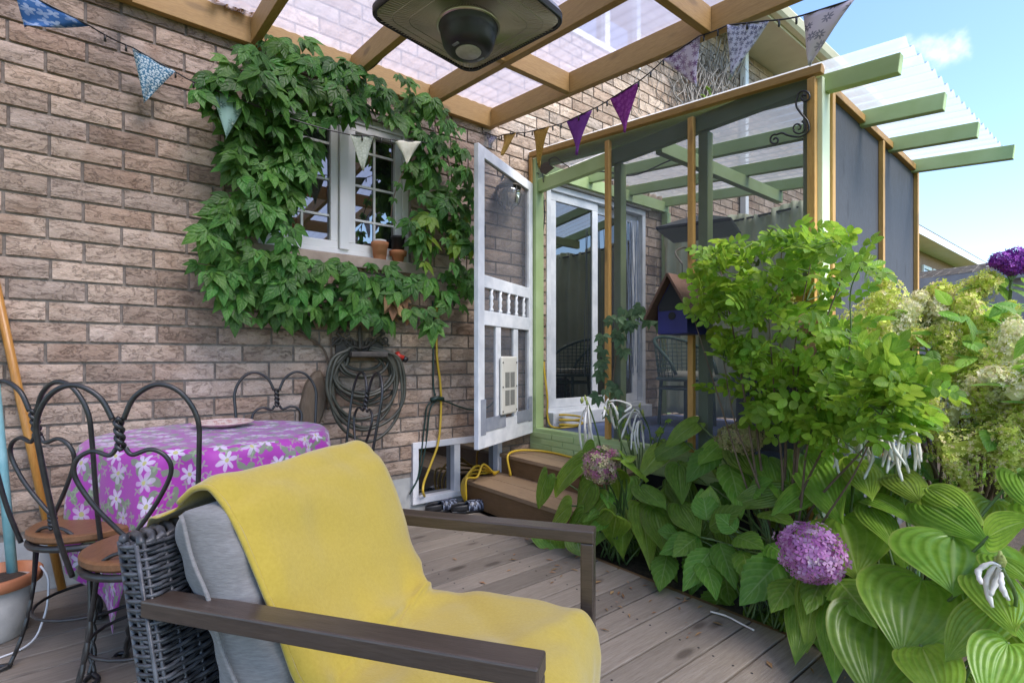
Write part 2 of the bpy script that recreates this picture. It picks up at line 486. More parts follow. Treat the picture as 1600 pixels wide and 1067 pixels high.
IRON = M('black_iron', (.012, .012, .013), (.03, .028, .027), 30, .38, bump=.1, bscale=90, spec=.6)
RUST = M('dark_cast_iron', (.045, .037, .030), (.085, .07, .055), 25, .6, bump=.3, bscale=120)
# ================================================================ ground, deck, bed
GRASSM = M('lawn', (.05, .09, .02), (.10, .15, .04), 3, .9, bump=.6, bscale=80)
SOIL = M('soil', (.030, .022, .016), (.07, .05, .035), 30, .95, bump=.8, bscale=120, bdist=.01)
tag(G().quad((-400, -400, -.32), (400, -400, -.32), (400, 400, -.32), (-400, 400, -.32)).obj('ground', GRASSM), kind='structure')
deck = tag(G().box(-2.6, 2.10, -4.6, -.004, -.30, -.034).obj('deck', DARK), kind='structure')
y = -.008
bw = .138
k = 0
meB = None
while y > -4.55:
    g = G().box(-2.6, 2.10 + rnd(-.004, .006), y - bw + .008, y, -.030 + rnd(-.0015, .0015), 0)
    g.obj('deck_board', DECKM, deck, bevel=.004)
    y -= bw; k += 1
sg = G()
y = -.008
while y > -4.55:
    for xj in [-2.3 + .405 * q for q in range(11)]:
        for dy in (.03, .105):
            sg.lathe([(.0045, .0002), (.0045, .0009), (0, .0006)], 6, (xj + rnd(-.006, .006), y - dy, 0))
    y -= bw
tag(sg.obj('screw_heads', DARK, deck), kind='stuff')
tag(G().grid(lambda a, b: (2.14 + a * 9, -7 + b * 6.95, -.06 + .03 * noise.noise((a * 40, b * 40, 0))), 60, 50).obj('planting_bed', SOIL, smooth=True), kind='structure')
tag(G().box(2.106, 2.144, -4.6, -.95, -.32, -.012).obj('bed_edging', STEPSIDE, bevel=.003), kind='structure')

# ================================================================ house
house = thing('brick_house', 'tan brick house wall with window, sliding door and eave behind the deck', 'house', (2, 0, 0))
X0, X1, ZB, ZT = -3.2, 9.6, .25, 4.92
WIN = (.74, 1.72, 1.74, 2.66)
DOOR = (2.985, 4.34, .60, 2.56)
BAS = (1.72, 2.50, .06, .47)
UPW = (3.25, 4.25, 3.95, 4.78)
openings = [WIN, DOOR, BAS, UPW]
xs = sorted({X0, X1} | {o[i] for o in openings for i in (0, 1)})
zs = sorted({ZB, ZT} | {o[i] for o in openings for i in (2, 3) if o[i] > ZB})
g = G()
for i in range(len(xs) - 1):
    for j in range(len(zs) - 1):
        cx, cz = (xs[i] + xs[i + 1]) / 2, (zs[j] + zs[j + 1]) / 2
        if any(o[0] < cx < o[1] and o[2] < cz < o[3] for o in openings): continue
        g.box(xs[i], xs[i + 1], 0, .22, zs[j], zs[j + 1])
wall = g.obj('wall', MORTAR, house)
g = G()
for a, b in ((X0, BAS[0]), (BAS[1], X1)): g.box(a, b, -.002, .22, -.4, ZB)
g.box(BAS[0], BAS[1], -.002, .22, -.4, BAS[2])
g.obj('foundation', CONCRETE, house)
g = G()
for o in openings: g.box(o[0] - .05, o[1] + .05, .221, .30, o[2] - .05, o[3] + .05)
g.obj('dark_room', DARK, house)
# bricks
COURSE, PITCH, JT = .0967, .2766, .0130
def brickface(Lx, Hz, nx=8, nz=3, amp=.003):
    """rough-faced brick, front towards -Y, centred"""
    g = G(); s0 = rnd(0, 99)
    def fn(a, b):
        x = (a - .5) * Lx; z = (b - .5) * Hz
        e = min(a, 1 - a) * Lx; e2 = min(b, 1 - b) * Hz
        y = -.013 + amp * noise.noise((x * 22 + s0, z * 45, s0)) + (.003 if min(e, e2) < 1e-6 else 0)
        if 1e-6 < a < 1 - 1e-6: z += .0012 * noise.noise((x * 30, b * 5, s0 + 3))
        return (x, y, z)
    g.grid(fn, nx, nz)
    n = len(g.v)
    bd = [i * (nz + 1) for i in range(nx + 1)] + [nx * (nz + 1) + j for j in range(1, nz + 1)] + [i * (nz + 1) + nz for i in range(nx - 1, -1, -1)] + [j for j in range(nz - 1, 0, -1)]
    for i in bd:
        q = g.v[i].copy(); q.y = .003; g.v.append(q)
    for k in range(len(bd)):
        k2 = (k + 1) % len(bd)
        g.f.append((bd[k], n + k, n + k2, bd[k2]))
    return g
FULL = [brickface(PITCH - JT, COURSE - JT) for _ in range(7)]
FULLME = []
for q in FULL:
    me = q.mesh('brick'); me.materials.append(BRICK); FULLME.append(me)
VINE_OUT = [(300, 135), (345, 85), (400, 60), (470, 55), (520, 85), (575, 108), (640, 112), (690, 150), (722, 200), (742, 330), (742, 420), (735, 470), (690, 505), (600, 500), (520, 490), (450, 503), (370, 495), (330, 440), (305, 410), (322, 350), (352, 300), (362, 250), (340, 180)]
CHAIR_P = [(190, 1067), (190, 780), (560, 690), (680, 860), (960, 940), (960, 1067)]
cand = []
row0 = round((2.027 - ZB) / COURSE)
zbase = 2.027 - row0 * COURSE
r = 0
while True:
    z0 = zbase + r * COURSE
    z1 = z0 + COURSE - JT
    if z1 > ZT: break
    odd = (r - round((1.737 - zbase) / COURSE)) % 2
    xx = -.299 + odd * PITCH / 2 - PITCH * 12 + rnd(-.012, .012)
    while xx < X1:
        a, b = max(xx, X0), min(xx + PITCH - JT, X1)
        segs = [(a, b)]
        for o in openings:
            if z1 > o[2] and z0 < o[3]:
                ns = []
                for p, q in segs:
                    if q <= o[0] or p >= o[1]: ns.append((p, q))
                    else:
                        if p < o[0]: ns.append((p, o[0]))
                        if q > o[1]: ns.append((o[1], q))
                segs = ns
        for p, q in segs:
            if q - p < .025: continue
            if z0 < ZB - .001: continue
            cand.append((p, q, z0, z1))
        xx += PITCH
    r += 1
scored = []
for c in cand:
    u, v, d = proj(((c[0] + c[1]) / 2, 0, (c[2] + c[3]) / 2))
    if d < .5: s = 0
    else:
        ua, _, _ = proj((c[0], 0, c[2])); ub, _, _ = proj((c[1], 0, c[2]))
        s = abs(ub - ua) * FPX * (c[3] - c[2]) / d
        vis = -10 < u < 1270 and -10 < v < 900
        if inpoly(u, v, VINE_OUT) or inpoly(u, v, CHAIR_P): s *= .15
        if 572 < u < 888 and v < 100: s *= .1
        if not vis: s = 0
    scored.append((s, c))
scored.sort(key=lambda t: -t[0])
far = G()
for i, (s, c) in enumerate(scored):
    full = (c[1] - c[0]) > PITCH - JT - .002
    cx, cz = (c[0] + c[1]) / 2, (c[2] + c[3]) / 2
    if i < 300 and s > 0:
        if full: me = random.choice(FULLME)
        else:
            me = brickface(c[1] - c[0], c[3] - c[2], 5, 3).mesh('brick'); me.materials.append(BRICK)
        o = bpy.data.objects.new('brick', me); col.objects.link(o)
        o.parent = wall; o.matrix_parent_inverse = pinv(wall)
        o.location = (cx, rnd(-.0015, .0015), cz)
    else:
        q = brickface(c[1] - c[0], c[3] - c[2], 3, 1)
        n = len(far.v)
        far.v += [p + Vector((cx, 0, cz)) for p in q.v]; far.f += [tuple(n + t for t in f) for f in q.f]
tag(far.obj('brick_courses', BRICK, wall), kind='stuff')
STONE = M('ledge_stone', (.30, .235, .19), (.40, .32, .26), 12, .9, bump=.4, bscale=80)
# brick sill and lintel course of the window
ws = G().box(WIN[0] - .06, WIN[1] + .06, -.055, .12, WIN[2] - .085, WIN[2] - .012).obj('window_ledge', STONE, house, bevel=.006)
# casement window
def framebox(g, x0, x1, z0, z1, t, y0, y1):
    g.box(x0, x1, y0, y1, z1 - t, z1); g.box(x0, x1, y0, y1, z0, z0 + t)
    g.box(x0, x0 + t, y0, y1, z0 + t, z1 - t); g.box(x1 - t, x1, y0, y1, z0 + t, z1 - t)
    return g
win = framebox(G(), WIN[0], WIN[1], WIN[2] - .01, WIN[3], .045, .035, .15).obj('window', WHITE, house, bevel=.003)
xm = onY(535, 300, .06).x
G().box(xm - .03, xm + .03, .02, .14, WIN[2] + .035, WIN[3] - .045).obj('mullion', WHITE, win, bevel=.003)
for a, b in ((WIN[0] + .047, xm - .032), (xm + .032, WIN[1] - .047)):
    framebox(G(), a, b, WIN[2] + .037, WIN[3] - .047, .05, .045, .11).obj('sash', WHITE, win, bevel=.004)
    G().box(a + .05, b - .05, .078, .084, WIN[2] + .087, WIN[3] - .097).obj('pane', GLASS, win)
    cx = (a + b) / 2
    G().box(cx - .007, cx + .007, .068, .077, WIN[2] + .088, WIN[3] - .098).obj('glazing_bar', WHITE, win)
    for t in (.27, .52, .77):
        z = WIN[2] + t * (WIN[3] - WIN[2])
        G().box(a + .051, b - .051, .0665, .0755, z - .007, z + .007).obj('glazing_bar', WHITE, win)
# upper window
uw = framebox(G(), UPW[0], UPW[1], UPW[2], UPW[3], .06, -.03, .1).obj('window', WHITE, house, bevel=.004)
G().box(3.72, 3.79, -.025, .09, UPW[2] + .06, UPW[3] - .06).obj('mullion', WHITE, uw)
for a, b in ((UPW[0] + .06, 3.72), (3.79, UPW[1] - .06)):
    G().box(a, b, .03, .036, UPW[2] + .06, UPW[3] - .06).obj('pane', GLASS, uw)
# basement window
bw_ = framebox(G(), BAS[0], BAS[1], BAS[2], BAS[3] + .02, .045, -.03, .1).obj('window', WHITEOLD, house, bevel=.003)
G().box(2.06, 2.11, -.025, .08, BAS[2] + .045, BAS[3] - .025).obj('mullion', WHITEOLD, bw_)
for a, b in ((BAS[0] + .045, 2.06), (2.11, BAS[1] - .045)):
    G().box(a, b, .03, .036, BAS[2] + .045, BAS[3] - .025).obj('pane', GLASS, bw_)
# sliding patio door
sd = framebox(G(), DOOR[0], DOOR[1], DOOR[2], DOOR[3], .05, -.02, .14).obj('sliding_door', WHITEOLD, house, bevel=.004)
xm2 = onY(926, 450, .02).x
def leaf(x0, x1, y0, y1, nm):
    framebox(G(), x0, x1, DOOR[2] + .052, DOOR[3] - .052, .075, y0, y1).obj(nm, WHITEOLD, sd, bevel=.004)
    G().box(x0 + .075, x1 - .075, (y0 + y1) / 2 - .004, (y0 + y1) / 2 + .004, DOOR[2] + .127, DOOR[3] - .127).obj('pane', GLASSD, sd)
leaf(DOOR[0] + .052, xm2 + .05, .0, .035, 'sliding_panel')
leaf(xm2 - .03, DOOR[1] - .052, .045, .08, 'fixed_panel')
G().box(DOOR[0] - .06, DOOR[1] + .06, -.05, -.012, DOOR[3] + .004, DOOR[3] + .085).obj('head_trim', TRIMC, sd, bevel=.006)
G().box(DOOR[0] + .0, DOOR[1], -.10, -.022, DOOR[2] - .10, DOOR[2] + .02).obj('threshold', WHITEOLD, sd, bevel=.006)
# eave: soffit, gutter, roof, downspout
G().box(X0 - .4, X1 + .4, -.50, .25, 4.925, 4.96).obj('soffit', CREAM, house)
G().box(X0 - .4, X1 + .4, -.53, -.502, 4.90, 5.08).obj('fascia', CREAM, house)
gu = G()
prof = [(-.535, 5.06), (-.64, 5.06), (-.655, 5.03), (-.63, 4.96), (-.60, 4.93), (-.535, 4.93)]
n0 = len(gu.v)
for x in (X0 - .4, X1 + .4):
    gu.v += [Vector((x, a, b)) for a, b in prof]
for i in range(6):
    j = (i + 1) % 6; gu.f.append((i, j, 6 + j, 6 + i))
gu.f += [(5, 4, 3, 2, 1, 0), (6, 7, 8, 9, 10, 11)]
gu.obj('gutter', CREAM, house)
SHING = M('asphalt_shingles', (.10, .09, .085), (.20, .18, .17), 20, .9, bump=.5, bscale=120)
rf = G(); rf.v = [Vector(p) for p in ((X0 - .4, -.56, 5.085), (X1 + .4, -.56, 5.085), (X1 + .4, 5, 7.2), (X0 - .4, 5, 7.2), (X0 - .4, 9.5, 5.0), (X1 + .4, 9.5, 5.0))]
rf.f = [(0, 1, 2, 3), (3, 2, 5, 4)]
rf.obj('roof', SHING, house, solid=.06)
g = G(); 
for y0, y1 in ((.225, 9),):
    g.box(X0, X0 + .2, y0, y1, -.4, 4.92); g.box(X1 - .2, X1, y0, y1, -.4, 4.92)
g.box(X0, X1, 9.0, 9.2, -.4, 4.92)
g.obj('side_wall', MORTAR, house)
xd = onY(1163, 190, -.06).x
G().box(xd - .04, xd + .04, -.10, -.022, .3, 4.86).obj('downspout', WHITE, house, bevel=.01)

# ================================================================ pergola
perg = thing('pergola', 'golden pine pergola with clear plastic roof sheets over the deck', 'pergola', (.5, -2, 0))
LZ = 2.845                     # underside of ledger
SLP = .097
RX = [-2.20, -1.62, -1.03, -.44, .13, .71, 1.285, 1.85, 2.385]
RW, RH = .042, .135
YO = -4.35
G().box(-2.6, RX[-1] + .022, -.058, -.016, LZ, LZ + .155).obj('ledger', PINE_X, perg, bevel=.003)
for i, x in enumerate(RX):
    xx_ = x - .0
    y0_, y1_ = -.060, YO - .35
    g = G().bar((xx_, y0_, LZ + .075 - SLP * .06), (xx_, y1_, LZ + .075 + SLP * y1_), RW, RH)
    g.obj('rafter', PINE_Y, perg, bevel=.003)
def blk(i, yy):
    z = LZ + .075 + SLP * yy
    G().box(RX[i] + RW / 2 + .001, RX[i + 1] - RW / 2 - .001, yy - .02, yy + .02, z - RH / 2 + .004, z + RH / 2 - .006).obj('blocking', PINE_X, perg, bevel=.003)
for i in range(len(RX) - 1):
    if i >= 6:
        blk(i, -.885 if i == 7 else -.90)
        blk(i, -1.86)
    else:
        blk(i, -1.86)
    blk(i, -2.85)
zb = LZ + SLP * YO
G().box(-2.6, RX[-1] + .06, YO - .045, YO + .045, zb - .20, zb - .002).obj('outer_beam', PINE_X, perg, bevel=.004)
for x in (-2.5, RX[-1] - .03):
    G().box(x - .045, x + .045, YO - .044, YO + .044, -.32 if x < 0 else -.32, zb - .20).obj('post', CEDAR_Z, perg, bevel=.004)
# clear ribbed sheets, each spanning two bays
edges = [-2.5, -1.03, .13, 1.285, 2.45]
for a, b in zip(edges[:-1], edges[1:]):
    nx = int((b - a) / .0095)
    def fn(s, t, a=a, b=b):
        x = a + s * (b - a) + (.0 if s < .999 else .02)
        yy = -.016 + t * (YO - .4)
        return (x, yy, LZ + .075 + SLP * yy + RH / 2 + .010 + .0025 * math.sin(2 * math.pi * x / .076) + (.006 if b < 2 and s > .97 else 0))
    G().grid(fn, nx, 4).obj('roof_sheet', POLY, perg, smooth=True)

# ================================================================ screened porch
porch = thing('screened_porch', 'sage green screened porch with corrugated clear roof and cedar battens', 'porch', (3.7, -1.1, 0))
PX, PXF, PY = 2.83, 4.66, -2.19
def pz(yy): return 2.77 + .110 * yy          # top of roof rail
FLZ = .50
BLUE = M('blue_floor_paint', (.05, .08, .18), (.09, .12, .24), 8, .6)
G().box(PX + .02, PXF, PY + .02, -.11, .40, FLZ).obj('floor', BLUE, porch)
sill = G().box(PX - .035, PX + .045, PY, -.02, .33, FLZ + .012).obj('sill', GREEN, porch, bevel=.004)
for k in range(3):
    for j in range(9):
        yy = -.05 - j * .24 - (k % 2) * .12
        z = .345 + k * .048
        if k < 3: G().box(PX - .043, PX - .036, yy - .232, yy, z, z + .042).obj('sill_block', GREEN, sill, bevel=.002)
G().box(PX + .0, PXF, PY + .04, PY + .08, -.3, .40).obj('skirt', DARK, porch)
G().box(PX + .0, PX + .04, PY + .08, -.02, -.3, .325).obj('skirt', DARK, porch)
# posts and studs
def post(x0, x1, y0, y1, z0, z1, m=GREEN, nm='post'):
    return G().box(x0, x1, y0, y1, z0, z1).obj(nm, m, porch, bevel=.003)
post(PX - .035, PX + .05, -.095, -.022, FLZ + .013, pz(-.06) - .06)            # hinge post by the wall
G().box(PX - .05, PX - .0365, -.06, -.022, 2.44, pz(-.05) - .05).obj('batten', CEDAR_Z, porch, bevel=.002)
yst = [-.85, -1.50]
for k, yy in enumerate(yst):
    G().box(PX - .047, PX - .015, yy - .018, yy + .018, FLZ + .014, pz(yy) - .085).obj('batten', CEDAR_Z, porch, bevel=.002)
    post(PX + .002, PX + .062, yy - .085, yy - .024, FLZ + .013, 2.425, GREEN, 'stud')
# corner: cedar batten, pale post, cedar batten on the side wall
G().box(PX - .047, PX - .012, PY + .00, PY + .036, .0, pz(PY) - .055).obj('batten', CEDAR_Z, porch, bevel=.002)
post(PX - .010, PX + .085, PY - .022, PY + .07, -.05, pz(PY) - .05, M('pale_sage_paint', (.62, .70, .48), (.70, .76, .55), 4, .6), 'corner_post')
G().box(PX + .087, PX + .125, PY - .034, PY - .006, .0, pz(PY) - .09).obj('batten', CEDAR_Z, porch, bevel=.002)
# header, roof rail
G().box(PX - .012, PX + .035, PY + .04, -.024, 2.43, 2.53).obj('header', GREEN, porch, bevel=.003)
ya, yb = -.022, PY - .03
G().bar((PX - .025, ya, pz(ya) - .022), (PX - .025, yb, pz(yb) - .022), .045, .042).obj('roof_rail', CEDAR_Y, porch, bevel=.003)
G().bar((PX - .03, yst[1] + .03, 1.385), (PX - .03, PY + .04, 1.385), .03, .045).obj('mid_rail', CEDAR_Y, porch, bevel=.003)
# rafters
ZR = -.072
raf = [2.875, 3.47, 4.04, 4.62]
for x, yo in zip(raf, (-2.52, -2.56, -2.60, -2.68)):
    G().bar((x, -.03, pz(-.03) + ZR), (x, yo, pz(yo) + ZR), .05, .088).obj('rafter', GREEN, porch, bevel=.003)
G().box(PX + .06, PXF, -.075, -.023, 2.585, 2.69).obj('ledger', GREEN, porch, bevel=.003)
G().box(PX + .07, PXF, -1.22, -1.17, 2.425, 2.52).obj('cross_beam', GREEN, porch, bevel=.003)
G().box(PX + .09, PXF, PY + .055, PY + .10, 2.30, 2.418).obj('plate', GREEN, porch, bevel=.003)
post(PXF - .06, PXF, -.095, -.024, FLZ, 2.58)
post(PXF - .16, PXF - .09, PY + .075, PY + .14, -.05, 2.30)
# corrugated roof
def cfn(s, t):
    x = PX - .05 + s * (PXF + .12 - PX)
    yy = -.02 + t * (-2.56 + .02) - .06 * s * t
    return (x, yy, pz(yy) + ZR + .046 + .016 + .014 * math.sin(2 * math.pi * x / .106))
G().grid(cfn, 190, 3).obj('roof_sheet', CORR, porch, smooth=True)
# screens
def screen_y(y0, y1, z0, z1f, x):
    g = G().quad((x, y0, z0), (x, y1, z0), (x, y1, z1f(y1)), (x, y0, z1f(y0)))
    return g.obj('screen', SCREEN, porch)
screen_y(-.096, -.85, 2.535, lambda q: pz(q) - .045, PX - .0135)
screen_y(-.85, -1.50, FLZ + .02, lambda q: pz(q) - .045, PX - .0140)
screen_y(-1.50, PY + .03, FLZ + .02, lambda q: pz(q) - .045, PX - .0135)
# side wall: charcoal boards between cedar battens (slightly out of square)
CHAR = wood('charcoal_board', (.075, .08, .095), (.05, .053, .065), (6, 6, 1.0), 4, .75, .35, .3, .06, (.01, .01, .012))
pA = Vector((PX + .10, PY - .004, 0)); pB = Vector((PXF + .02, PY + .05, 0))
def sp(t, z, off=0):
    q = pA.lerp(pB, t); return Vector((q.x, q.y - off, z))
zt = pz(PY) - .10
pm = .51
for a, b in ((.0, pm), (pm, 1.0)):
    g = G(); q = [sp(a + .012, -.1), sp(b - .0, -.1), sp(b - .0, zt), sp(a + .012, zt)]
    g.v = q + [p + Vector((0, .012, 0)) for p in q]
    g.f = [(0, 1, 2, 3), (7, 6, 5, 4), (0, 4, 5, 1), (1, 5, 6, 2), (2, 6, 7, 3), (3, 7, 4, 0)]
    g.obj('side_panel', CHAR, porch)
for t in (pm, 1.0):
    g = G().bar(sp(t, -.1, .014), sp(t, zt - .002, .014), .036, .026, (0, 1, 0)); g.obj('batten', CEDAR_Z, porch, bevel=.002)
G().bar(sp(.02, zt + .02, .012), sp(1.012, zt + .02, .012), .034, .042).obj('side_rail', CEDAR_X, porch, bevel=.003)

# ================================================================ steps
steps = thing('wooden_steps', 'two brown wooden steps up to the porch doorway', 'steps', (2.45, -.5, 0))
YE = -1.12
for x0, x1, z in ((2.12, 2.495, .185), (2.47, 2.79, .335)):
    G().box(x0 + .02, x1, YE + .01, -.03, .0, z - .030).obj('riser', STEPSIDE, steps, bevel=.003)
    wd = (x1 - x0) / 2
    for j in range(2):
        if x0 > 2.3 and j == 1: x1b = 2.79
        G().box(x0 + j * wd + .003, x0 + (j + 1) * wd - .002, YE, -.026, z - .028, z).obj('tread', STEPM, steps, bevel=.003)
# ================================================================ screen door, swung open against the wall
HX, HY = PX - .045, -.045
al = None
for k in range(400):                       # opening angle that brings the free stile to where it stands
    a_ = R(10 + k * .1)
    p_ = Vector((HX - .90 * math.cos(a_), HY - .90 * math.sin(a_), 1))
    if proj(p_)[0] >= 744: al = a_; break
al = al or R(25)
door = thing('screen_door', 'white wooden screen door with spindles and pet flap standing open', 'door', (HX, HY, .47), math.pi + al)
DW, DH = .90, 2.03
def dpart(x0, x1, y0, y1, z0, z1, nm, m=WHITEOLD, bev=.004, par=None):
    return G().box(x0, x1, y0, y1, z0, z1).obj(nm, m, par or door, bevel=bev, local=True)
dpart(0, .075, -.018, .018, 0, DH, 'stile'); dpart(DW - .085, DW, -.018, .018, 0, DH, 'stile')
dpart(.075, DW - .085, -.017, .017, DH - .075, DH, 'rail')
dpart(.075, DW - .085, -.017, .017, .0, .17, 'rail')
dpart(.075, DW - .085, -.017, .017, .83, .93, 'rail'); dpart(.075, DW - .085, -.017, .017, 1.085, 1.17, 'rail')
for x in (.27, .56): dpart(x, x + .075, -.012, .012, .17, .83, 'slat')
for k in range(5):
    x = .15 + k * .135
    G().lathe([(.016, 0), (.018, .015), (.010, .03), (.017, .055), (.012, .075), (.018, .10), (.010, .125), (.016, .155)], 10, (x, 0, .93)).obj('spindle', WHITEOLD, door, True, local=True)
G().quad((.07, .0, .10), (DW - .08, .0, .10), (DW - .08, .0, DH - .06), (.07, .0, DH - .06)).obj('screen', SCREEND, door, local=True)
for x0, x1 in ((.085, .30), (.50, DW - .10)): dpart(x0, x1, .0181, .021, .11, .20, 'patch', GREYTAPE, 0)
dpart(.02, .085, .0181, .0205, .10, .30, 'patch', GREYTAPE, 0); dpart(DW - .10, DW - .03, .0181, .0205, .09, .33, 'patch', GREYTAPE, 0)
dpart(DW - .088, DW - .082, .018, .024, 1.42, 1.50, 'latch', IRON, 0)
FLAPW = M('ivory_plastic', (.62, .60, .54), (.68, .66, .60), 3, .4)
flap = dpart(.345, .60, .019, .040, .20, .62, 'pet_flap', FLAPW, .012)
for a, b in ((.395, .465), (.48, .55)):
    for c, d in ((.265, .375), (.395, .505)):
        dpart(a, b, .0402, .042, c, d, 'vent', M('flap_grille', (.14, .14, .13), (.25, .25, .23), 200, .6), 0, flap)
for k in range(6):
    x, z = (.36, .585)[0] + (k % 2) * .225, .225 + (k // 2) * .175
    G().lathe([(.006, 0), (.006, .004)], 8, (0, 0, 0), Matrix.Translation((x, .040, z)) @ Matrix.Rotation(R(-90), 4, 'X')).obj('screw', IRON, flap, local=True)
for z in (.25, .98, 1.62):
    g = G().box(-.026, -.002, -.03, .008, z - .05, z + .05); g.obj('hinge', RUST, door, local=True, bevel=.003)

# ================================================================ hanging heater
HC = CAM + (Vector((.9423563, -1.858102, 2.1695)) - CAM) * 1.2
hb = CAM + (Vector((1.13117691, -1.59285378, 2.1675)) - CAM) * 1.2
hl = CAM + (Vector((.67717988, -1.66983055, 2.1675)) - CAM) * 1.2
hs = (hb - hl).length
hyaw = math.atan2((hb - hl).y, (hb - hl).x)
HBLK = M('heater_black', (.016, .016, .018), (.03, .03, .032), 8, .42)
HGREY = M('heater_rim', (.20, .21, .22), (.30, .31, .33), 8, .35, metal=.6)
HREF = M('heater_reflector', (.42, .40, .28), (.58, .54, .40), 5, .30, metal=.9)
heater = thing('patio_heater', 'black square infrared heater hanging under the pergola rafters', 'heater', HC, hyaw)
h = hs / 2
def rsq(t, hw, rc=.06, n=6):
    """rounded square outline, points"""
    pts = []
    for q, (sx, sy) in enumerate(((1, 1), (-1, 1), (-1, -1), (1, -1))):
        for k in range(n + 1):
            a = math.pi / 2 * (q + k / n)
            pts.append(Vector((sx * (hw - rc) + rc * math.cos(a), sy * (hw - rc) + rc * math.sin(a), t)))
    return pts
def loft(loops, cap0=True, cap1=True):
    g = G(); n = len(loops[0])
    for lp in loops: g.v += [Vector(p) for p in lp]
    for i in range(len(loops) - 1):
        for k in range(n):
            k2 = (k + 1) % n
            g.f.append((i * n + k, i * n + k2, (i + 1) * n + k2, (i + 1) * n + k))
    if cap0: g.f.append(tuple(reversed(range(n))))
    if cap1: g.f.append(tuple((len(loops) - 1) * n + k for k in range(n)))
    return g
loft([rsq(.0, h - .012), rsq(-.006, h - .004), rsq(.0, h), rsq(.022, h)], False, False).obj('rim', HBLK, heater, True, local=True)
loft([rsq(.0225, h + .0005), rsq(.045, h - .01), rsq(.06, h * .55)], False, True).obj('top_shell', HGREY, heater, False, local=True)
loft([rsq(.004, h - .012), rsq(.02, h * .75, .05), rsq(.032, h * .45, .05), rsq(.034, .05, .02)], False, True).obj('reflector', HREF, heater, True, local=True)
g = G()
NW = 150
for k in range(NW):
    a = 2 * math.pi * k / NW
    d_ = Vector((math.cos(a), math.sin(a), 0)); m_ = max(abs(d_.x), abs(d_.y))
    r1 = (h - .013) / m_
    if abs(abs(d_.x) - abs(d_.y)) < .12: r1 -= .02
    r0 = .115
    g.tube([d_ * r0 + Vector((0, 0, -.035)), d_ * (r0 + (r1 - r0) * .5) + Vector((0, 0, -.016)), d_ * r1 + Vector((0, 0, -.002))], .0013, 4)
for rr in (.45, .72):
    g.tube([p for p in rsq(-.035 + .033 * rr, .10 + (h - .11) * rr, .05)], .0015, 4, True)
tag(g.obj('grille', M('heater_wire', (.36, .34, .26), (.46, .43, .34), 8, .35, metal=.7), heater, local=True), kind='stuff')
G().lathe([(.118, -.02), (.120, -.035), (.112, -.04), (.108, -.065), (.098, -.105), (.085, -.122), (.06, -.128), (.0, -.128)], 36).obj('lamp_body', HBLK, heater, True, local=True)
G().lathe([(.1225, -.030), (.1235, -.035), (.1215, -.038)], 36).obj('trim_ring', HREF, heater, True, local=True)
G().lathe([(.050, -.1285), (.047, -.132), (.0, -.133)], 28).obj('lens', M('frosted_lens', (.42, .41, .38), (.5, .49, .45), 60, .35), heater, True, local=True)
for s in (-1, 1): G().box(.066 * s - .006, .066 * s + .006, -.016, .016, -.1295, -.124).obj('button', HGREY, heater, local=True, bevel=.003)
ztop = LZ + .075 - .067 + SLP * HC.y - HC.z
for s in (-1, 1):
    g = G().tube([(0.05 * s, .04 * s, .058), (.05 * s, .04 * s, ztop + .10)], .006, 8); g.obj('hanger', HBLK, heater, local=True)
G().box(-.40, .40, -.025, .025, ztop + .0, ztop + .03).obj('bracket', HBLK, heater, local=True, bevel=.003)
# its cable along the rafter
pts = spline([PR(621, 48, 2.9), PR(600, 75, 2.95), PR(575, 100, 3.0), PR(545, 118, 3.05), PR(560, 112, 3.02)][:4], 6)
xr = RX[6] + .026
pts = spline([(HC.x, HC.y + .15, HC.z + .06), (xr + .01, HC.y + .35, LZ + SLP * (HC.y + .35) + .0), (xr + .0, -.9, LZ - .09 + .10), (xr, -.35, LZ - .02), (xr, -.10, LZ + .03)], 10)
tag(G().tube(pts, .006, 6).obj('heater_cable', IRON, None, True), 'black power cable running along the pine rafter to the heater', 'cable')

# ================================================================ bunting
def flagm(nm, base, spot, scale, pet=5, size=.3, centre=None): return patterned('flag_' + nm, base, spot, scale, pet, size, None, .85, 'UV', 0, centre)
FM = [flagm('blue', (.03, .12, .33), (.35, .45, .62), 4, 4, .42), flagm('blue_dots', (.05, .16, .25), (.72, .82, .82), 17, 3, .44),
      flagm('green', (.26, .42, .36), (.07, .13, .12), 3.2, 8, .3, (.5, .6, .5)), flagm('sage', (.40, .44, .34), (.55, .58, .48), 12, 5, .4),
      flagm('cream', (.62, .60, .48), (.55, .56, .42), 8, 5, .4), flagm('white', (.70, .69, .74), (.45, .42, .55), 6, 5, .3),
      flagm('floral', (.62, .62, .72), (.12, .14, .32), 5, 5, .36), flagm('gold', (.50, .29, .06), (.58, .40, .12), 18, 4, .45),
      flagm('gold', (.54, .32, .06), (.36, .19, .03), 16, 4, .4), flagm('purple', (.20, .04, .32), (.24, .06, .36), 6, 5, .4),
      flagm('magenta', (.24, .02, .26), (.38, .08, .40), 7, 5, .38), flagm('lilac_print', (.66, .60, .74), (.16, .05, .20), 5, 7, .42),
      flagm('navy_print', (.62, .66, .82), (.03, .04, .14), 9, 5, .40), flagm('daisy_print', (.68, .64, .72), (.03, .05, .12), 3.0, 8, .28, (.66, .62, .7))]
bunt = thing('bunting', 'string of patterned triangular cloth flags slung along wall and pergola', 'bunting', (2.3, -.8, 2.5))
YL = -.13
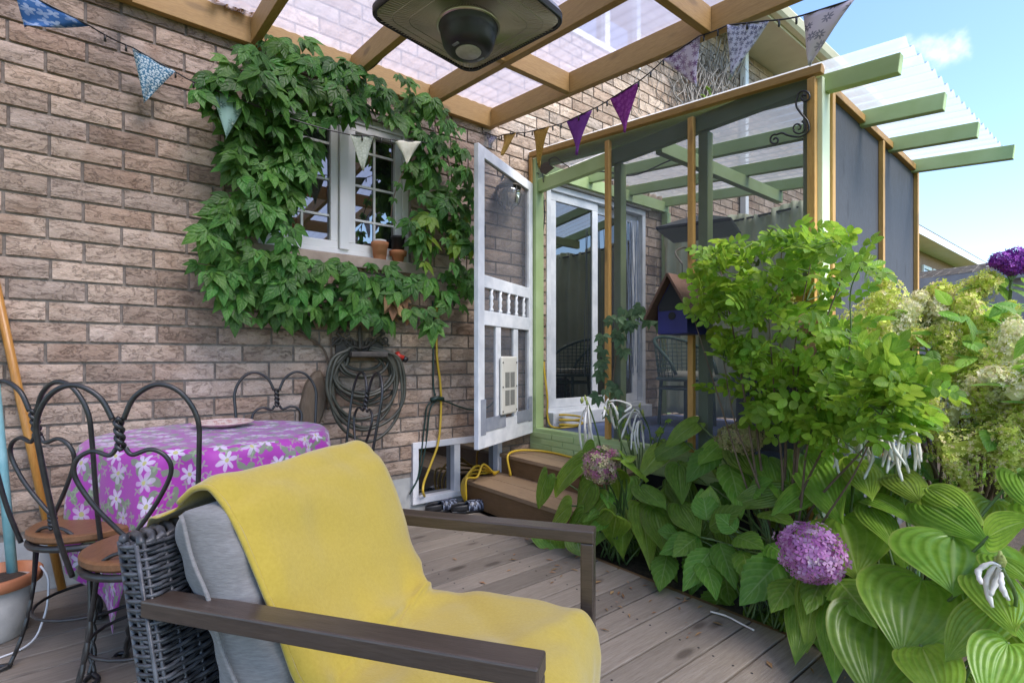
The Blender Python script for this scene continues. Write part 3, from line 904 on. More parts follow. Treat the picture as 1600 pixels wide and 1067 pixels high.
FL = [  # (left, right, tip) pixels, plane, label
    (((20, -20), (140, 41), (38, 42)), ('y', -.30), 'blue floral cloth flag'), (((207, 75), (274, 113), (225, 160)), ('y', -.12), 'blue and white speckled flag'),
    (((331, 140), (386, 160), (353, 217)), ('y', -.30), 'pale green flag with dark blossoms'), (((546, 211), (585, 213), (567, 268)), ('y', -.34), 'sage flag'),
    (((616, 219), (657, 222), (636, 256)), ('y', -.34), 'cream flag'), (((700, 214), (718, 210), (716, 262)), ('x', 2.12), 'white flag seen edge on'),
    (((755, 206), (778, 214), (766, 232)), ('x', 2.345), 'white flag with blue flowers'), (((785, 211), (808, 208), (790, 245)), ('x', 2.35), 'gold flag, tip curled'),
    (((832, 205), (860, 198), (841, 262)), ('x', 2.35), 'gold flag'), (((886, 190), (924, 172), (902, 243)), ('x', 2.35), 'plain purple flag'),
    (((954, 155), (998, 128), (977, 208)), ('x', 2.35), 'magenta tie-dyed flag'), (((1037, 94), (1093, 57), (1089, 136)), ('x', 2.35), 'white flag with dark lilac print'),
    (((1137, 40), (1200, 33), (1141, 126)), ('x', 2.35), 'white flag with small navy print'), (((1254, 25), (1339, -2), (1263, 102)), ('x', 2.35), 'white flag with navy daisies')]
cordp = []
for i, ((a, b, c), (ax, pv), lab) in enumerate(FL):
    hit = (lambda q: onY(q[0], q[1], pv)) if ax == 'y' else (lambda q: onX(q[0], q[1], pv))
    A, B, T = hit(a), hit(b), hit(c)
    nr = (B - A).cross(T - A).normalized()
    if nr.dot(CAM - A) < 0: nr = -nr
    ph = rnd(0, 6); tw = rnd(-.03, .03)
    nn = 10
    def fn(s, t):
        l, r_ = A.lerp(T, s), B.lerp(T, s)
        p = l.lerp(r_, t)
        return p + nr * (.012 * math.sin(ph + s * 4 + t * 3) * (0.3 + s) + tw * s * (t - .5) * (1 - s) * 3 + .004 * math.sin(t * 9 + ph) + (.04 * s * s if i == 7 else 0))
    lw = (B - A).length
    f_ = G().grid(fn, 9, 6, lambda s, t: ((t - .5) * (1 - s) * lw * 5 + 7 * i, -s * 1.2))
    o = f_.obj('flag', FM[i], bunt, True, solid=.0015); o['label'] = lab
    cordp.append((A + nr * .002, B + nr * .002))
pts = []
for i, (A, B) in enumerate(cordp):
    if i:
        q = pts[-1]; d_ = A - q
        for k in range(1, 6):
            t = k / 6; p = q.lerp(A, t); p.z -= .12 * d_.length * t * (1 - t); pts.append(p)
    pts += [A, A.lerp(B, .5), B]
pts.append(onX(1420, -60, 2.36))
cd = G().tube(pts, .0035, 6)
for k in range(4, len(pts) - 2, 3):
    cd.tube([pts[k], pts[k] + Vector((0, 0, -.03))], .005, 5)
cd.obj('cord', IRON, bunt, True)

# ================================================================ round table with cloth
TC = Vector((.44, -.54, 0)); TR, TZ = .475, .735
PURP = patterned('purple_floral_cloth', (.36, .028, .33), (.66, .60, .72), 9.0, 6, .29, (.16, .22, .12), .55, 'UV', .3, (.45, .42, .15))
table = thing('round_table', 'round garden table hidden under a purple floral cloth', 'table', TC)
G().lathe([(.0, .70), (TR - .02, .70), (TR - .01, .707), (TR - .01, TZ - .008), (0, TZ - .008)], 40).obj('tabletop', IRON, table, local=True)
for k in range(4):
    a = math.pi / 4 + k * math.pi / 2
    G().tube([(.30 * math.cos(a), .30 * math.sin(a), .70), (.28 * math.cos(a), .28 * math.sin(a), .35), (.36 * math.cos(a), .36 * math.sin(a), 0)], .014, 8).obj('leg', IRON, table, True, local=True)
CA = math.atan2(-.30, -.43)
SH = .835
def hang(a):
    q = a - CA + math.pi / 4
    return min(SH / max(abs(math.cos(q)), abs(math.sin(q))) - TR, TZ - .015)
NR, NA = 22, 192
cl = G(); cl.uv = []
for j in range(NA + 1):
    a = 2 * math.pi * j / NA
    for i in range(NR + 1):
        if i <= 8:
            rr = TR * i / 8 * .985; z = TZ + .0015 * noise.noise((rr * 9, a * 3, 2)); arc = rr
        else:
            t = (i - 8) / (NR - 8); dl = hang(a) * t; arc = TR + dl
            cr_ = 1 - .35 * min(1, dl / .5) * (math.cos(2 * (a - CA) * 2) > 0) * max(0, math.cos(4 * (a - CA))) ** 2
            fold = (math.sin(a * 11 + 1.3) * .6 + math.sin(a * 17 + .4) * .4) * (.014 + .085 * min(dl, .4)) * min(1, dl / .05)
            rr = TR + .008 * min(1, dl / .02) + .03 * min(1, dl / .2) + fold
            rr -= .06 * (dl ** 1.5) * max(0, math.cos(4 * (a - CA)))
            z = TZ - max(0, dl - .012 * (dl > .012)) - (.004 if dl > 0 else 0)
        # gather the long corners inward along the tangent
        aa = a
        if i > 8:
            best = CA + math.pi / 2 * round((a - CA) / (math.pi / 2))
            aa = a - (a - best) * .35 * min(1, max(0, (dl - .25)) / .45)
        cl.v.append(TC + Vector((rr * math.cos(aa), rr * math.sin(aa), z)))
        cl.uv.append((arc * math.cos(a), arc * math.sin(a)))
for j in range(NA):
    for i in range(NR):
        q = j * (NR + 1) + i
        cl.f.append((q, q + 1, q + NR + 2, q + NR + 1))
tag(cl.obj('tablecloth', PURP, None, True, solid=.002), 'purple cloth with white lilies, one corner hanging almost to the deck', 'tablecloth')
PLATEM = patterned('plate_glaze', (.70, .58, .52), (.50, .22, .20), 30, 6, .38, None, .25, 'Object')
pp = onZ(349, 666, TZ + .004)
pl = thing('plate', 'pale pink ceramic plate with patterned rim on the purple cloth', 'plate', (pp.x, pp.y, TZ + .003))
G().lathe([(.0, .0), (.07, .0), (.085, .006), (.132, .020), (.134, .023), (.130, .024), (.085, .011), (.07, .006), (0, .006)], 48).obj('dish', PLATEM, pl, True, local=True)
G().tube([(.1335 * math.cos(k * math.pi / 24), .1335 * math.sin(k * math.pi / 24), .0235) for k in range(48)], .003, 6, True).obj('rim', M('plate_rim', (.6, .4, .36), (.7, .55, .5), 60, .3), pl, True, local=True)

# ================================================================ ice-cream parlour chairs
SEATW = wood('chair_seat_wood', (.26, .125, .055), (.15, .065, .025), (2, 10, 10), 3, .5, 0, .2, .08)
def parlour_parts():
    P = []
    SZ = .475
    P.append(('seat', G().lathe([(0, SZ - .03), (.185, SZ - .03), (.195, SZ - .02), (.195, SZ - .004), (.185, SZ), (0, SZ + .001)], 40), SEATW))
    P.append(('seat_ring', G().tube([(.186 * math.cos(a * math.pi / 16), .186 * math.sin(a * math.pi / 16), SZ - .045) for a in range(32)], .012, 8, True), IRON))
    r = .0075
    for s in (-1, 1):
        hp = [(-.13, .165 * s, SZ - .05), (-.165, .185 * s, SZ + .10), (-.20, .205 * s, .80), (-.215, .205 * s, .90), (-.225, .165 * s, .975), (-.228, .105 * s, 1.0), (-.225, .045 * s, .965), (-.22, .014 * s, .90)]
        P.append(('back_hoop', G().tube(spline(hp, 7), r, 8), IRON))
        hh = [(-.205, .012 * s, .815), (-.205, .03 * s, .795), (-.20, .075 * s, .808), (-.198, .115 * s, .785), (-.19, .125 * s, .735), (-.18, .085 * s, .65), (-.165, .03 * s, .57), (-.16, .010 * s, .545)]
        P.append(('heart', G().tube(spline(hh, 7), r * .9, 8), IRON))
        P.append(('tail', G().tube(spline([(-.155, .01 * s, SZ + .02), (-.155, .05 * s, SZ + .012), (-.145, .11 * s, SZ - .03)], 6), r * .8, 6), IRON))
    for zt_, zb_, xa, xb in ((.905, .81, -.22, -.205), (.55, SZ + .015, -.16, -.155)):
        g = G()
        for s in (0, math.pi):
            g.tube([(xa + (xb - xa) * k / 24 + .008 * math.cos(s + k * .55), .008 * math.sin(s + k * .55), zt_ + (zb_ - zt_) * k / 24) for k in range(25)], r * .95, 6)
        P.append(('twist', g, IRON))
    for k in range(4):
        a = math.pi / 4 + k * math.pi / 2
        c, s = math.cos(a), math.sin(a)
        g = G(); 
        for q in (0, math.pi):
            pts = []
            for t in range(41):
                tt = t / 40; rad = .165 + .015 * tt + .055 * tt ** 3
                wd = .0065 if tt > .3 else .0065 + (.3 - tt) * .09
                pts.append((rad * c + wd * math.cos(q + tt * 22 * (tt > .25)) * -s, rad * s + wd * math.cos(q + tt * 22 * (tt > .25)) * c + 0, (SZ - .05) * (1 - tt) + .012))
            g.tube(pts, r * .9, 6)
        P.append(('leg', g, IRON))
        P.append(('foot', G().tube(spline([(.23 * c, .23 * s, .014), (.275 * c - .02 * s, .275 * s + .02 * c, .009), (.30 * c, .30 * s, .009), (.275 * c + .02 * s, .275 * s - .02 * c, .009), (.23 * c, .23 * s, .012)], 6), r, 6), IRON))
    P.append(('stretcher', G().tube([(.178 * math.cos(a * math.pi / 12), .178 * math.sin(a * math.pi / 12), .185) for a in range(24)], .006, 6, True), IRON))
    return [(n_, g.mesh(n_, n_ != 'seat'), m_) for n_, g, m_ in P]
PP = parlour_parts()
def parlour(loc, face, label):
    t = thing('parlour_chair', label, 'chair', loc, face, 'wire parlour chairs round the table')
    for n_, me, m_ in PP: link(n_, me, m_, t, local=True)
    return t
def back_at(x, y, f):      # chair whose back centre stands at x, y
    return (x + .20 * math.cos(f), y + .20 * math.sin(f), 0)
fa = math.atan2(.80, .42)
parlour(back_at(.065, -1.36, fa), fa, 'black wire heart-back chair with brown seat in front of the hanging cloth corner')
fb = R(42)
parlour(back_at(-.14, -.90, fb), fb, 'black wire heart-back chair beside the leaning wooden pole')
parlour(back_at(.79, -.21, R(-95)), R(-95), 'black wire heart-back chair between the table and brick wall')
parlour(back_at(1.125, -.60, R(178)), R(178), 'black wire heart-back chair in front of the coiled hose')

# ================================================================ wicker armchair
WICK = M('grey_wicker', (.022, .023, .026), (.085, .088, .096), 30, .36, bump=.2, bscale=200, amt=.35)
CUSH = M('grey_cushion', (.175, .165, .158), (.225, .215, .205), 260, .9, (.2, .2, 1), bump=.45, bscale=420, bdist=.002, sheen=.2)
ARMW = wood('dark_arm', (.105, .076, .058), (.026, .019, .016), (1.2, 14, 14), 4, .30, 0, .15, .05)
ac = thing('wicker_armchair', 'dark wicker armchair with brown flat arms and grey cushions', 'armchair', (.594, -2.16, 0), R(-55.2))
def lean(z): return -.292 - (z - .08) * .205      # front plane of the wicker back
core = G()
TH = .066
core.v = [Vector((lean(z) - o, yy, z)) for z in (.06, .705) for o, yy in ((.008, -.335), (.008, .335), (TH - .008, .335), (TH - .008, -.335))]
core.f = [(0, 1, 2, 3), (7, 6, 5, 4), (0, 4, 5, 1), (1, 5, 6, 2), (2, 6, 7, 3), (3, 7, 4, 0)]
core.obj('back_core', DARK, ac, local=True)
def loopat(z, par):
    pts = []; hw, rc = .345, .025
    cx = lean(z) - TH / 2
    outl = []
    for q, (sx, sy) in enumerate(((1, 1), (-1, 1), (-1, -1), (1, -1))):
        for k in range(5):
            a = math.pi / 2 * (q + k / 4)
            outl.append((sx * (TH / 2 - rc) + rc * math.cos(a), sy * (hw - rc) + rc * math.sin(a), math.cos(a), math.sin(a)))
    m_ = len(outl); s_ = 0
    for i in range(m_):
        x, y_, nx, ny = outl[i]; x2, y2, nx2, ny2 = outl[(i + 1) % m_]
        L = math.hypot(x2 - x, y2 - y_); st = max(1, int(L / .011))
        for k in range(st):
            t = k / st
            px, py = x + (x2 - x) * t, y_ + (y2 - y_) * t
            n_ = Vector((nx + (nx2 - nx) * t, ny + (ny2 - ny) * t)); n_.normalize()
            wv = .0036 * math.cos(math.pi * (s_ + L * t) / .043 + par * math.pi)
            pts.append((cx + px + n_.x * wv, py + n_.y * wv, z + .0015 * math.sin(s_ * 40 + par)))
        s_ += L
    return pts
g = G()
z = .07; k = 0
while z < .708:
    g.tube(loopat(z, k % 2), .0043, 6, True); z += .0086; k += 1
tag(g.obj('back_weave', WICK, ac, True, local=True), kind='stuff')
g = G()
for k in range(17):
    yy = -.335 + k * .0419
    for off in (.002, TH - .004):
        g.tube([(lean(.06) - off, yy, .06), (lean(.715) - off, yy, .715)], .0042, 6)
for k in range(3):
    xo = .010 + k * .022
    for s in (-1, 1): g.tube([(lean(.06) - xo, .345 * s, .06), (lean(.715) - xo, .3435 * s, .715)], .0045, 6)
tag(g.obj('stakes', WICK, ac, True, local=True), kind='stuff')
for j in range(3):
    pts = []
    for k in range(60):
        yy = -.34 + .68 * k / 59
        pts.append((lean(.71) - TH / 2 + .030 * math.cos(k * 1.1 + j * 2.1), yy, .712 + .010 * math.sin(k * 1.1 + j * 2.1)))
    G().tube(pts, .009, 6).obj('braid', WICK, ac, True, local=True)
# frame: arms, posts, rails
for s in (-1, 1):
    yy = .322 * s
    G().box(-.415, .375, yy - .028, yy + .028, .574, .608).obj('arm', ARMW, ac, bevel=.004, local=True)
    G().box(.338, .374, yy - .026, yy + .026, .0, .573).obj('leg', ARMW, ac, bevel=.004, local=True)
    G().box(-.40, -.365, yy - .024, yy + .024, .0, .10).obj('leg', ARMW, ac, bevel=.004, local=True)
    G().box(-.36, .337, yy - .018, yy + .018, .20, .245).obj('side_rail', ARMW, ac, bevel=.003, local=True)
G().box(.340, .372, -.295, .295, .19, .245).obj('front_rail', ARMW, ac, bevel=.003, local=True)
G().box(-.34, .336, -.30, .30, .225, .25).obj('seat_base', WICK, ac, local=True)
def pillow(fn_frame, L, W, T, nl=26, nw=22, seed=1, puff=.5, wr=.005):
    """soft rounded slab: frame(l, w, n) -> local point, l in 0..L, w in +-W/2, n offset"""
    g = G()
    def side(sgn):
        def fn(a, b):
            l = a * L; wd = (b - .5) * W
            ea = min(a, 1 - a) * 2; eb = min(b, 1 - b) * 2
            e = min(1, (ea * L / 2) / .05) ; e2 = min(1, (eb * W / 2) / .05)
            pr = (1 - (1 - e) ** 2) ** .5 * (1 - (1 - e2) ** 2) ** .5
            n_ = sgn * T / 2 * (pr * (1 + puff * .25 * math.sin(math.pi * a) * math.sin(math.pi * b)))
            n_ += sgn * wr * pr * noise.noise((l * 9 + seed, wd * 7, seed * 3.1))
            n_ += sgn * wr * .7 * pr * noise.noise((l * 22, wd * 6 + seed, 4))
            return fn_frame(l, wd, n_)
        return fn
    g.grid(side(1), nl, nw); g.grid(side(-1), nl, nw)
    bm = bmesh.new(); me = g.mesh('tmp', True); bm.from_mesh(me); bmesh.ops.remove_doubles(bm, verts=bm.verts, dist=.0005)
    bmesh.ops.recalc_face_normals(bm, faces=bm.faces)
    bm.to_mesh(me); bm.free(); me.polygons.foreach_set('use_smooth', [True] * len(me.polygons)); me.update(); return me
BA = math.atan2(.40, -.175)                         # direction up the cushion
bu = Vector((math.cos(BA), 0, math.sin(BA))); bn = Vector((math.sin(BA), 0, -math.cos(BA)))
B0 = Vector((-.195, 0, .385))
backc = link('back_cushion', pillow(lambda l, w_, n_: B0 + bu * l + Vector((0, w_, 0)) + bn * n_, .425, .62, .150, 30, 26, 2, .5, .020), CUSH, ac, local=True, sub=1)
seatc = link('seat_cushion', pillow(lambda l, w_, n_: Vector((-.27 + l, w_, .325 + n_)), .645, .60, .135, 28, 26, 5, .35), CUSH, ac, local=True, sub=1)
for s in (-1, 1):
    pts = [B0 + bu * (.01 + .405 * k / 20) + Vector((0, s * .311, 0)) + bn * (.004 * math.sin(k * .7)) for k in range(21)]
    G().tube(pts, .004, 6).obj('piping', CUSH, backc, True, local=True)
# yellow throw
YEL = M('yellow_fleece', (.385, .275, .030), (.43, .312, .040), 130, .95, bump=.5, bscale=260, bdist=.0016, sheen=.35, lo=.3, hi=.7, detail=8)
prof = [(-.505, .10), (-.505, .30), (-.512, .55), (-.512, .66), (-.503, .712), (-.468, .740), (-.422, .756), (-.380, .800), (-.332, .818), (-.292, .786)]
c0 = B0 + bu * .35 + bn * .095; c1 = B0 + bu * .23 + bn * .099; c2 = B0 + bu * .10 + bn * .094
prof += [(c0.x, c0.z), (c1.x, c1.z), (c2.x, c2.z), (-.115, .450), (-.085, .418), (-.04, .408), (.06, .412), (.20, .415), (.31, .408), (.365, .385), (.388, .34), (.392, .27), (.388, .18), (.383, .10)]
PS = spline([Vector((a, 0, b)) for a, b in prof], 5)
NP = len(PS) - 1
def throw(a, b):
    i = min(int(a * NP + .5), NP); p = PS[i].copy()
    nrm_ = (PS[min(i + 1, NP)] - PS[max(i - 1, 0)]).normalized(); nn_ = Vector((nrm_.z, 0, -nrm_.x)) * 1
    sec = a * (len(prof) - 1) - 1
    y0, y1 = -.268, .300
    if sec < 5: y0 += .02 * math.sin(sec); y1 -= .01
    if sec > 13: y0, y1 = -.292, .272 - .02 * max(0, (sec - 17) / 5)
    wdt = b
    # gather at the fold between back and seat
    gth = math.exp(-((sec - 12.6) / 1.1) ** 2)
    y_ = y0 + (y1 - y0) * wdt - gth * .05 * (max(0, wdt - .55) / .45) ** 2
    edge = min(wdt, 1 - wdt)
    wr = .010 * noise.noise((sec * .55, wdt * 4, 1.7)) + .005 * noise.noise((sec * 1.7, wdt * 7, 4.2))
    wr += gth * (.012 * math.sin(wdt * 26 + 2 * math.sin(wdt * 5)) * (.35 + .65 * wdt) + .010)
    wr += .012 * math.exp(-((sec - 11 - 2.2 * wdt) / .5) ** 2) - .006 * math.exp(-((sec - 9.2 - 1.6 * wdt) / .35) ** 2)
    wr += .010 * math.exp(-((sec - 16.5 + 5 * wdt) / .30) ** 2) - .007 * math.exp(-((sec - 18.4 + 4 * wdt) / .30) ** 2) + .008 * math.exp(-((sec - 14.2 - 3.5 * wdt) / .4) ** 2)
    if edge < .06 and sec > 6: wr -= (.06 - edge) / .06 * .012 * (1 if sec < 13 else .6)
    # fold line near the hem on the near side of the back
    p = p - nn_ * 0 + Vector((0, y_, 0))
    out = Vector((-nrm_.z, 0, nrm_.x))
    return p + out * (wr + .006) * (1 if True else 0)
tg = G().grid(throw, NP, 56)
th = tg.obj('throw_blanket', YEL, None, True, solid=.005, sub=1)
th.location = ac.location; th.rotation_euler = ac.rotation_euler
tag(th, 'mustard yellow fleece blanket spread over the wicker armchair', 'blanket')
# folded hem: second layer showing under the near edge
hp_ = [throw(.27 + .33 * k / 40, .0) + Vector((0, .0, 0)) - bn * .001 for k in range(41)]
hp_ = [sum((hp_[min(max(i + j, 0), 40)] for j in (-3, -2, -1, 0, 1, 2, 3)), Vector()) / 7 for i in range(41)]
G().tube(hp_, .0065, 8).obj('hem', YEL, th, True, local=True)
# ================================================================ things along the wall
def scroll(c, ax, ay, r0, turns, rot, flip=1, n=40, shrink=.22):
    """spiral in the plane of ax, ay, from outside to the eye"""
    out = []
    for k in range(n + 1):
        t = k / n; a = rot + flip * turns * 2 * math.pi * t; r_ = r0 * (1 - (1 - shrink) * t)
        out.append(Vector(c) + ax * (r_ * math.cos(a)) + ay * (r_ * math.sin(a)))
    return out
EX, EZ = Vector((1, 0, 0)), Vector((0, 0, 1)); EY = Vector((0, 1, 0))
# hose hanger
hp0 = onY(563, 540, -.03)
hang_ = thing('hose_hanger', 'dark scrolled cast iron hose hanger on the brick wall', 'hose hanger', hp0)
S = .0042                                             # metres per pixel on the wall here
def hw(u, v, y=-.045): return onY(u, v, y)
G().box(hp0.x - .16, hp0.x + .16, -.030, -.013, hp0.z - .06, hp0.z + .03).obj('back_plate', RUST, hang_, bevel=.004)
G().box(hp0.x - .12, hp0.x + .12, -.19, -.031, hp0.z - .075, hp0.z - .04).obj('saddle', RUST, hang_, bevel=.008)
for s in (-1, 1):
    for (du, dv, r_, tr, ro, fl) in ((38, -5, .040, 1.3, 90, 1), (17, 0, .036, 1.2, 200, -1), (30, -22, .032, 1.3, 60, 1), (14, -30, .030, 1.2, 100, -1), (22, -14, .028, 1.1, 10, 1)):
        c = hw(563 + s * du, 536 + dv)
        G().tube(scroll(c, EX * s, EZ, r_, tr, R(ro), fl), [.008 - .004 * k / 40 for k in range(41)], 6).obj('scroll', RUST, hang_, True)
    G().tube(spline([hw(563 + s * 45, 540), hw(563 + s * 30, 528), hw(563 + s * 14, 540), hw(563, 545)], 8), .008, 6).obj('scroll', RUST, hang_, True)
G().tube(spline([hw(563, 546), hw(562, 520), hw(563, 508)], 6), [.012] * 9 + [.010, .008, .005, .004], 8).obj('finial', RUST, hang_, True)
# coiled hose
HOSEM = M('hose_rubber', (.042, .042, .030), (.075, .072, .052), 12, .45, bump=.1, bscale=80)
hg = G()
loops = [(535, 598, 578, 1), (528, 600, 590, 1), (533, 607, 588, 2), (522, 613, 615, 2), (518, 616, 620, 3), (526, 610, 626, 1), (514, 620, 655, 3), (520, 616, 668, 2), (516, 628, 690, 3), (511, 632, 672, 3), (519, 622, 632, 1)]
for k, (ul, ur, vb, lay) in enumerate(loops):
    yy = -.055 - .028 * lay - rnd(0, .02)
    tp = 545 + rnd(-3, 3)
    pts = [hw(548 + rnd(-4, 4), tp, yy), hw(ul + 8, 560 + rnd(0, 12), yy), hw(ul, (vb + 550) / 2 + rnd(-4, 4), yy), hw(ul + (ur - ul) * .16, vb - (vb - 550) * .16, yy - .01), hw((ul + ur) / 2 + rnd(-6, 6), vb, yy - .01),
           hw(ur - (ur - ul) * .16, vb - (vb - 550) * .16, yy), hw(ur, (vb + 550) / 2 + rnd(-6, 6), yy), hw(ur - 9, 560, yy), hw(580 + rnd(-5, 5), tp, yy)]
    hg.tube(spline(pts, 8), .0105, 8)
hose = hg.obj('garden_hose', HOSEM, None, True)
tag(hose, 'dark green garden hose coiled on the iron hanger', 'hose')
REDM = M('red_plastic', (.50, .03, .02), (.58, .05, .03), 8, .35)
p0 = hw(621, 551, -.10); 
G().tube([p0, p0 + Vector((.0, -.01, -.02)), p0 + Vector((.035, -.015, -.035))], .017, 10).obj('connector', REDM, hose, True)
G().tube([p0 + Vector((.036, -.015, -.036)), p0 + Vector((.06, -.015, -.05))], .019, 10).obj('nozzle', IRON, hose, True)
# wooden slab on the wall behind a chair
sl_ = onY(488, 620, -.02)
SLABW = wood('driftwood', (.20, .15, .10), (.09, .065, .045), (8, 8, 1.2), 3, .8, .2, .5, .1)
g = G()
for k in range(28):
    a = 2 * math.pi * k / 28; rr = 1 + .10 * noise.noise((math.cos(a) * 2, math.sin(a) * 2, 3))
    for yy, s in ((-.016, 1), (-.05, .96), (-.06, .8)):
        g.v.append(Vector((sl_.x + (.075 * math.cos(a) + .03 * math.sin(a)) * rr * s, yy, sl_.z + .20 * math.sin(a) * rr * s - .04)))
for k in range(28):
    k2 = (k + 1) % 28
    for j in range(2): g.f.append((k * 3 + j, k2 * 3 + j, k2 * 3 + j + 1, k * 3 + j + 1))
g.f.append(tuple(k * 3 + 2 for k in range(28)))
tag(g.obj('wood_slab', SLABW), 'oval weathered slab of wood hung on the brick wall beside the hose', 'wood slab')
# cords
YC = M('yellow_cord_jacket', (.56, .36, .02), (.62, .42, .04), 4, .4)
GC = M('green_cord_jacket', (.012, .035, .028), (.02, .05, .04), 4, .4)
pts = spline([hw(682, 470, -.06), hw(682, 520, -.03), hw(683, 560, -.028), hw(688, 600, -.03), hw(689, 640, -.03), hw(685, 690, -.05), hw(672, 728, -.06), hw(662, 755, -.06), hw(662, 772, -.06), onZ(672, 783, .012), onZ(690, 786, .012)], 8)
tag(G().tube(pts, .0085, 8).obj('extension_cord', YC, None, True), 'yellow extension cord hanging straight down the brick wall', 'cord')
gcd = thing('cord_splitter', 'dark green outdoor cord splitting in two on the brick wall', 'cord', hw(682, 624, -.03))
G().tube(spline([hw(676, 470, -.05), hw(677, 540, -.024), hw(677, 600, -.024), hw(680, 618, -.03)], 8), .007, 8).obj('cord', GC, gcd, True)
for P_ in ([(680, 624), (668, 634), (664, 660), (658, 710), (652, 745), (642, 768)], [(684, 624), (672, 640), (666, 690), (656, 740), (640, 772)], [(688, 624), (702, 629), (720, 636), (740, 640), (765, 634), (785, 605)]):
    G().tube(spline([hw(a, b, -.026 - .006 * (k % 2)) for k, (a, b) in enumerate(P_)], 8), .006, 6).obj('cord', GC, gcd, True)
c = hw(683, 622, -.035); G().tube([c + Vector((-.05, 0, -.01)), c, c + Vector((.05, 0, -.01))], .017, 8).obj('plug', GC, gcd, True)
# yellow cord coiled over the lower step
g = G()
for k in range(4):
    zt_ = .19
    A_ = Vector((2.13 + .012 * k, -.30 - .02 * k, 0))
    pts = spline([Vector((2.46 - .03 * k, -.04 - .022 * k, .196)), Vector((2.30 - .02 * k, -.05 - .030 * k, .205 + .030 * k)), Vector((2.17, -.06 - .032 * k, .215 + .034 * (k % 3))), Vector((2.10 - .012 * k, -.07 - .036 * k, .17 + .016 * k)), Vector((2.088 - .010 * k, -.09 - .030 * k, .08)), Vector((2.10 - .006 * k, -.16 + .012 * k, .012 + .006 * k))], 8)
    g.tube(pts, .0085, 7)
tag(g.obj('extension_cord', YC, None, True), 'yellow extension cord looped over the edge of the lower step', 'cord')
pts = spline([onX(850, 565, PX + .06), onX(850, 575, PX + .055), Vector((PX + .06, -.13, .75)), Vector((PX + .07, -.12, .60)), Vector((PX + .10, -.16, .512))] + [Vector((PX + .24 + .09 * math.cos(k * .7), -.22 + .10 * math.sin(k * .7), .511 + .0045 * k)) for k in range(22)], 6)
tag(G().tube(pts, .0085, 8).obj('extension_cord', YC, None, True), 'yellow extension cord coiled on the porch floor beside the green post', 'cord')
pts = spline([Vector((2.47, -.16, .196)), Vector((2.455, -.19, .20)), Vector((2.45, -.16, .33)), Vector((2.55, -.14, .36)), Vector((2.70, -.18, .352)), Vector((2.77, -.30, .345)), Vector((2.76, -.50, .344)), Vector((2.74, -.72, .344)), Vector((2.72, -.95, .344))], 9)
tag(G().tube(pts, .0085, 8).obj('extension_cord', YC, None, True), 'yellow extension cord lying across the upper step below the green sill', 'cord')
# clogs
CLOGP = patterned('clog_print', (.02, .025, .045), (.40, .46, .60), 60, 5, .36, None, .45, 'Object')
CLOGB = M('clog_rubber', (.012, .012, .014), (.02, .02, .022), 8, .5)
def clog(loc, rz, label):
    t = thing('clog', label, 'shoe', loc, rz, 'garden clogs by the steps')
    L = .255
    def out(a, w0=1):
        return Vector((L * a, 0, 0)), .048 * w0 * (math.sin(math.pi * min(1, .12 + a * .83)) ** .5) * (.85 + .25 * a)
    g = G()
    for k in range(13):
        c, hw_ = out(k / 12)
        for z, s in ((0, .92), (.014, 1.0), (.022, 1.0)):
            for sd_ in (-1, 1): g.v.append(c + Vector((0, sd_ * hw_ * s, z)))
    for k in range(12):
        b = k * 6; n_ = b + 6
        g.f += [(b, b + 1, n_ + 1, n_), (b + 1, b + 3, n_ + 3, n_ + 1), (b + 3, b + 5, n_ + 5, n_ + 3), (b + 4, n_ + 4, n_ + 5, b + 5), (b, n_, n_ + 2, b + 2), (b + 2, n_ + 2, n_ + 4, b + 4)]
    g.obj('sole', CLOGB, t, True, local=True)
    def up(a, b):
        s = .45 + .55 * a; c, hw_ = out(s); th_ = math.pi * b
        hgt = .070 * math.sin(math.pi * min(1, .42 + (1 - s) * .6)) ** .6 * (1 - .25 * a) if a < .97 else .02
        return c + Vector((-.01 * a * a, -hw_ * math.cos(th_), .02 + hgt * math.sin(th_) ** .8))
    G().grid(up, 10, 12).obj('upper', CLOGP, t, True, solid=.004, local=True)
    def heel(a, b):
        th_ = math.pi * (.30 + 1.4 * a) ; c, hw_ = out(.22)
        return Vector((.095 + .095 * math.cos(th_) * (1 if math.cos(th_) < 0 else .3), .044 * math.sin(th_), .02 + b * (.03 + .012 * abs(math.sin(th_)))))
    G().grid(heel, 14, 3).obj('heel_rim', CLOGB, t, True, solid=.004, local=True)
cp = onY(690, 790, -.15); cp.z = 0
clog((cp.x - .09, cp.y + .065, 0), R(-6), 'dark patterned garden clog beside the basement window')
clog((cp.x + .05, cp.y - .045, 0), R(-14), 'dark patterned garden clog touching the lower step')
# pots on the window ledge
TERRA = M('terracotta', (.46, .17, .075), (.56, .24, .12), 9, .8, bump=.15, bscale=90)
def px_ledge(u): return onY(u, 390, -.0).x
zl = WIN[2] - .012
t = thing('terracotta_pot', 'tall terracotta pot on the window ledge with a white cup in it', 'pot', (px_ledge(593), -.005, zl))
G().lathe([(.036, 0), (.040, .004), (.050, .085), (.054, .088), (.058, .118), (.054, .120), (.050, .118), (.045, .03), (0, .028)], 28).obj('body', TERRA, t, True, local=True)
G().lathe([(.036, .03), (.044, .13), (.043, .133), (.0, .128)], 20).obj('cup', WHITE, t, True, local=True)
t = thing('nursery_pot', 'black nursery pot standing in a terracotta saucer pot on the ledge', 'pot', (px_ledge(622), -.0, zl))
G().lathe([(.034, 0), (.042, .045), (.056, .048), (.060, .078), (.056, .080), (.0, .074)], 28).obj('terracotta_base', TERRA, t, True, local=True)
G().lathe([(.040, .081), (.044, .16), (.050, .162), (.050, .178), (.046, .178), (.0, .15)], 24).obj('black_pot', CLOGB, t, True, local=True)
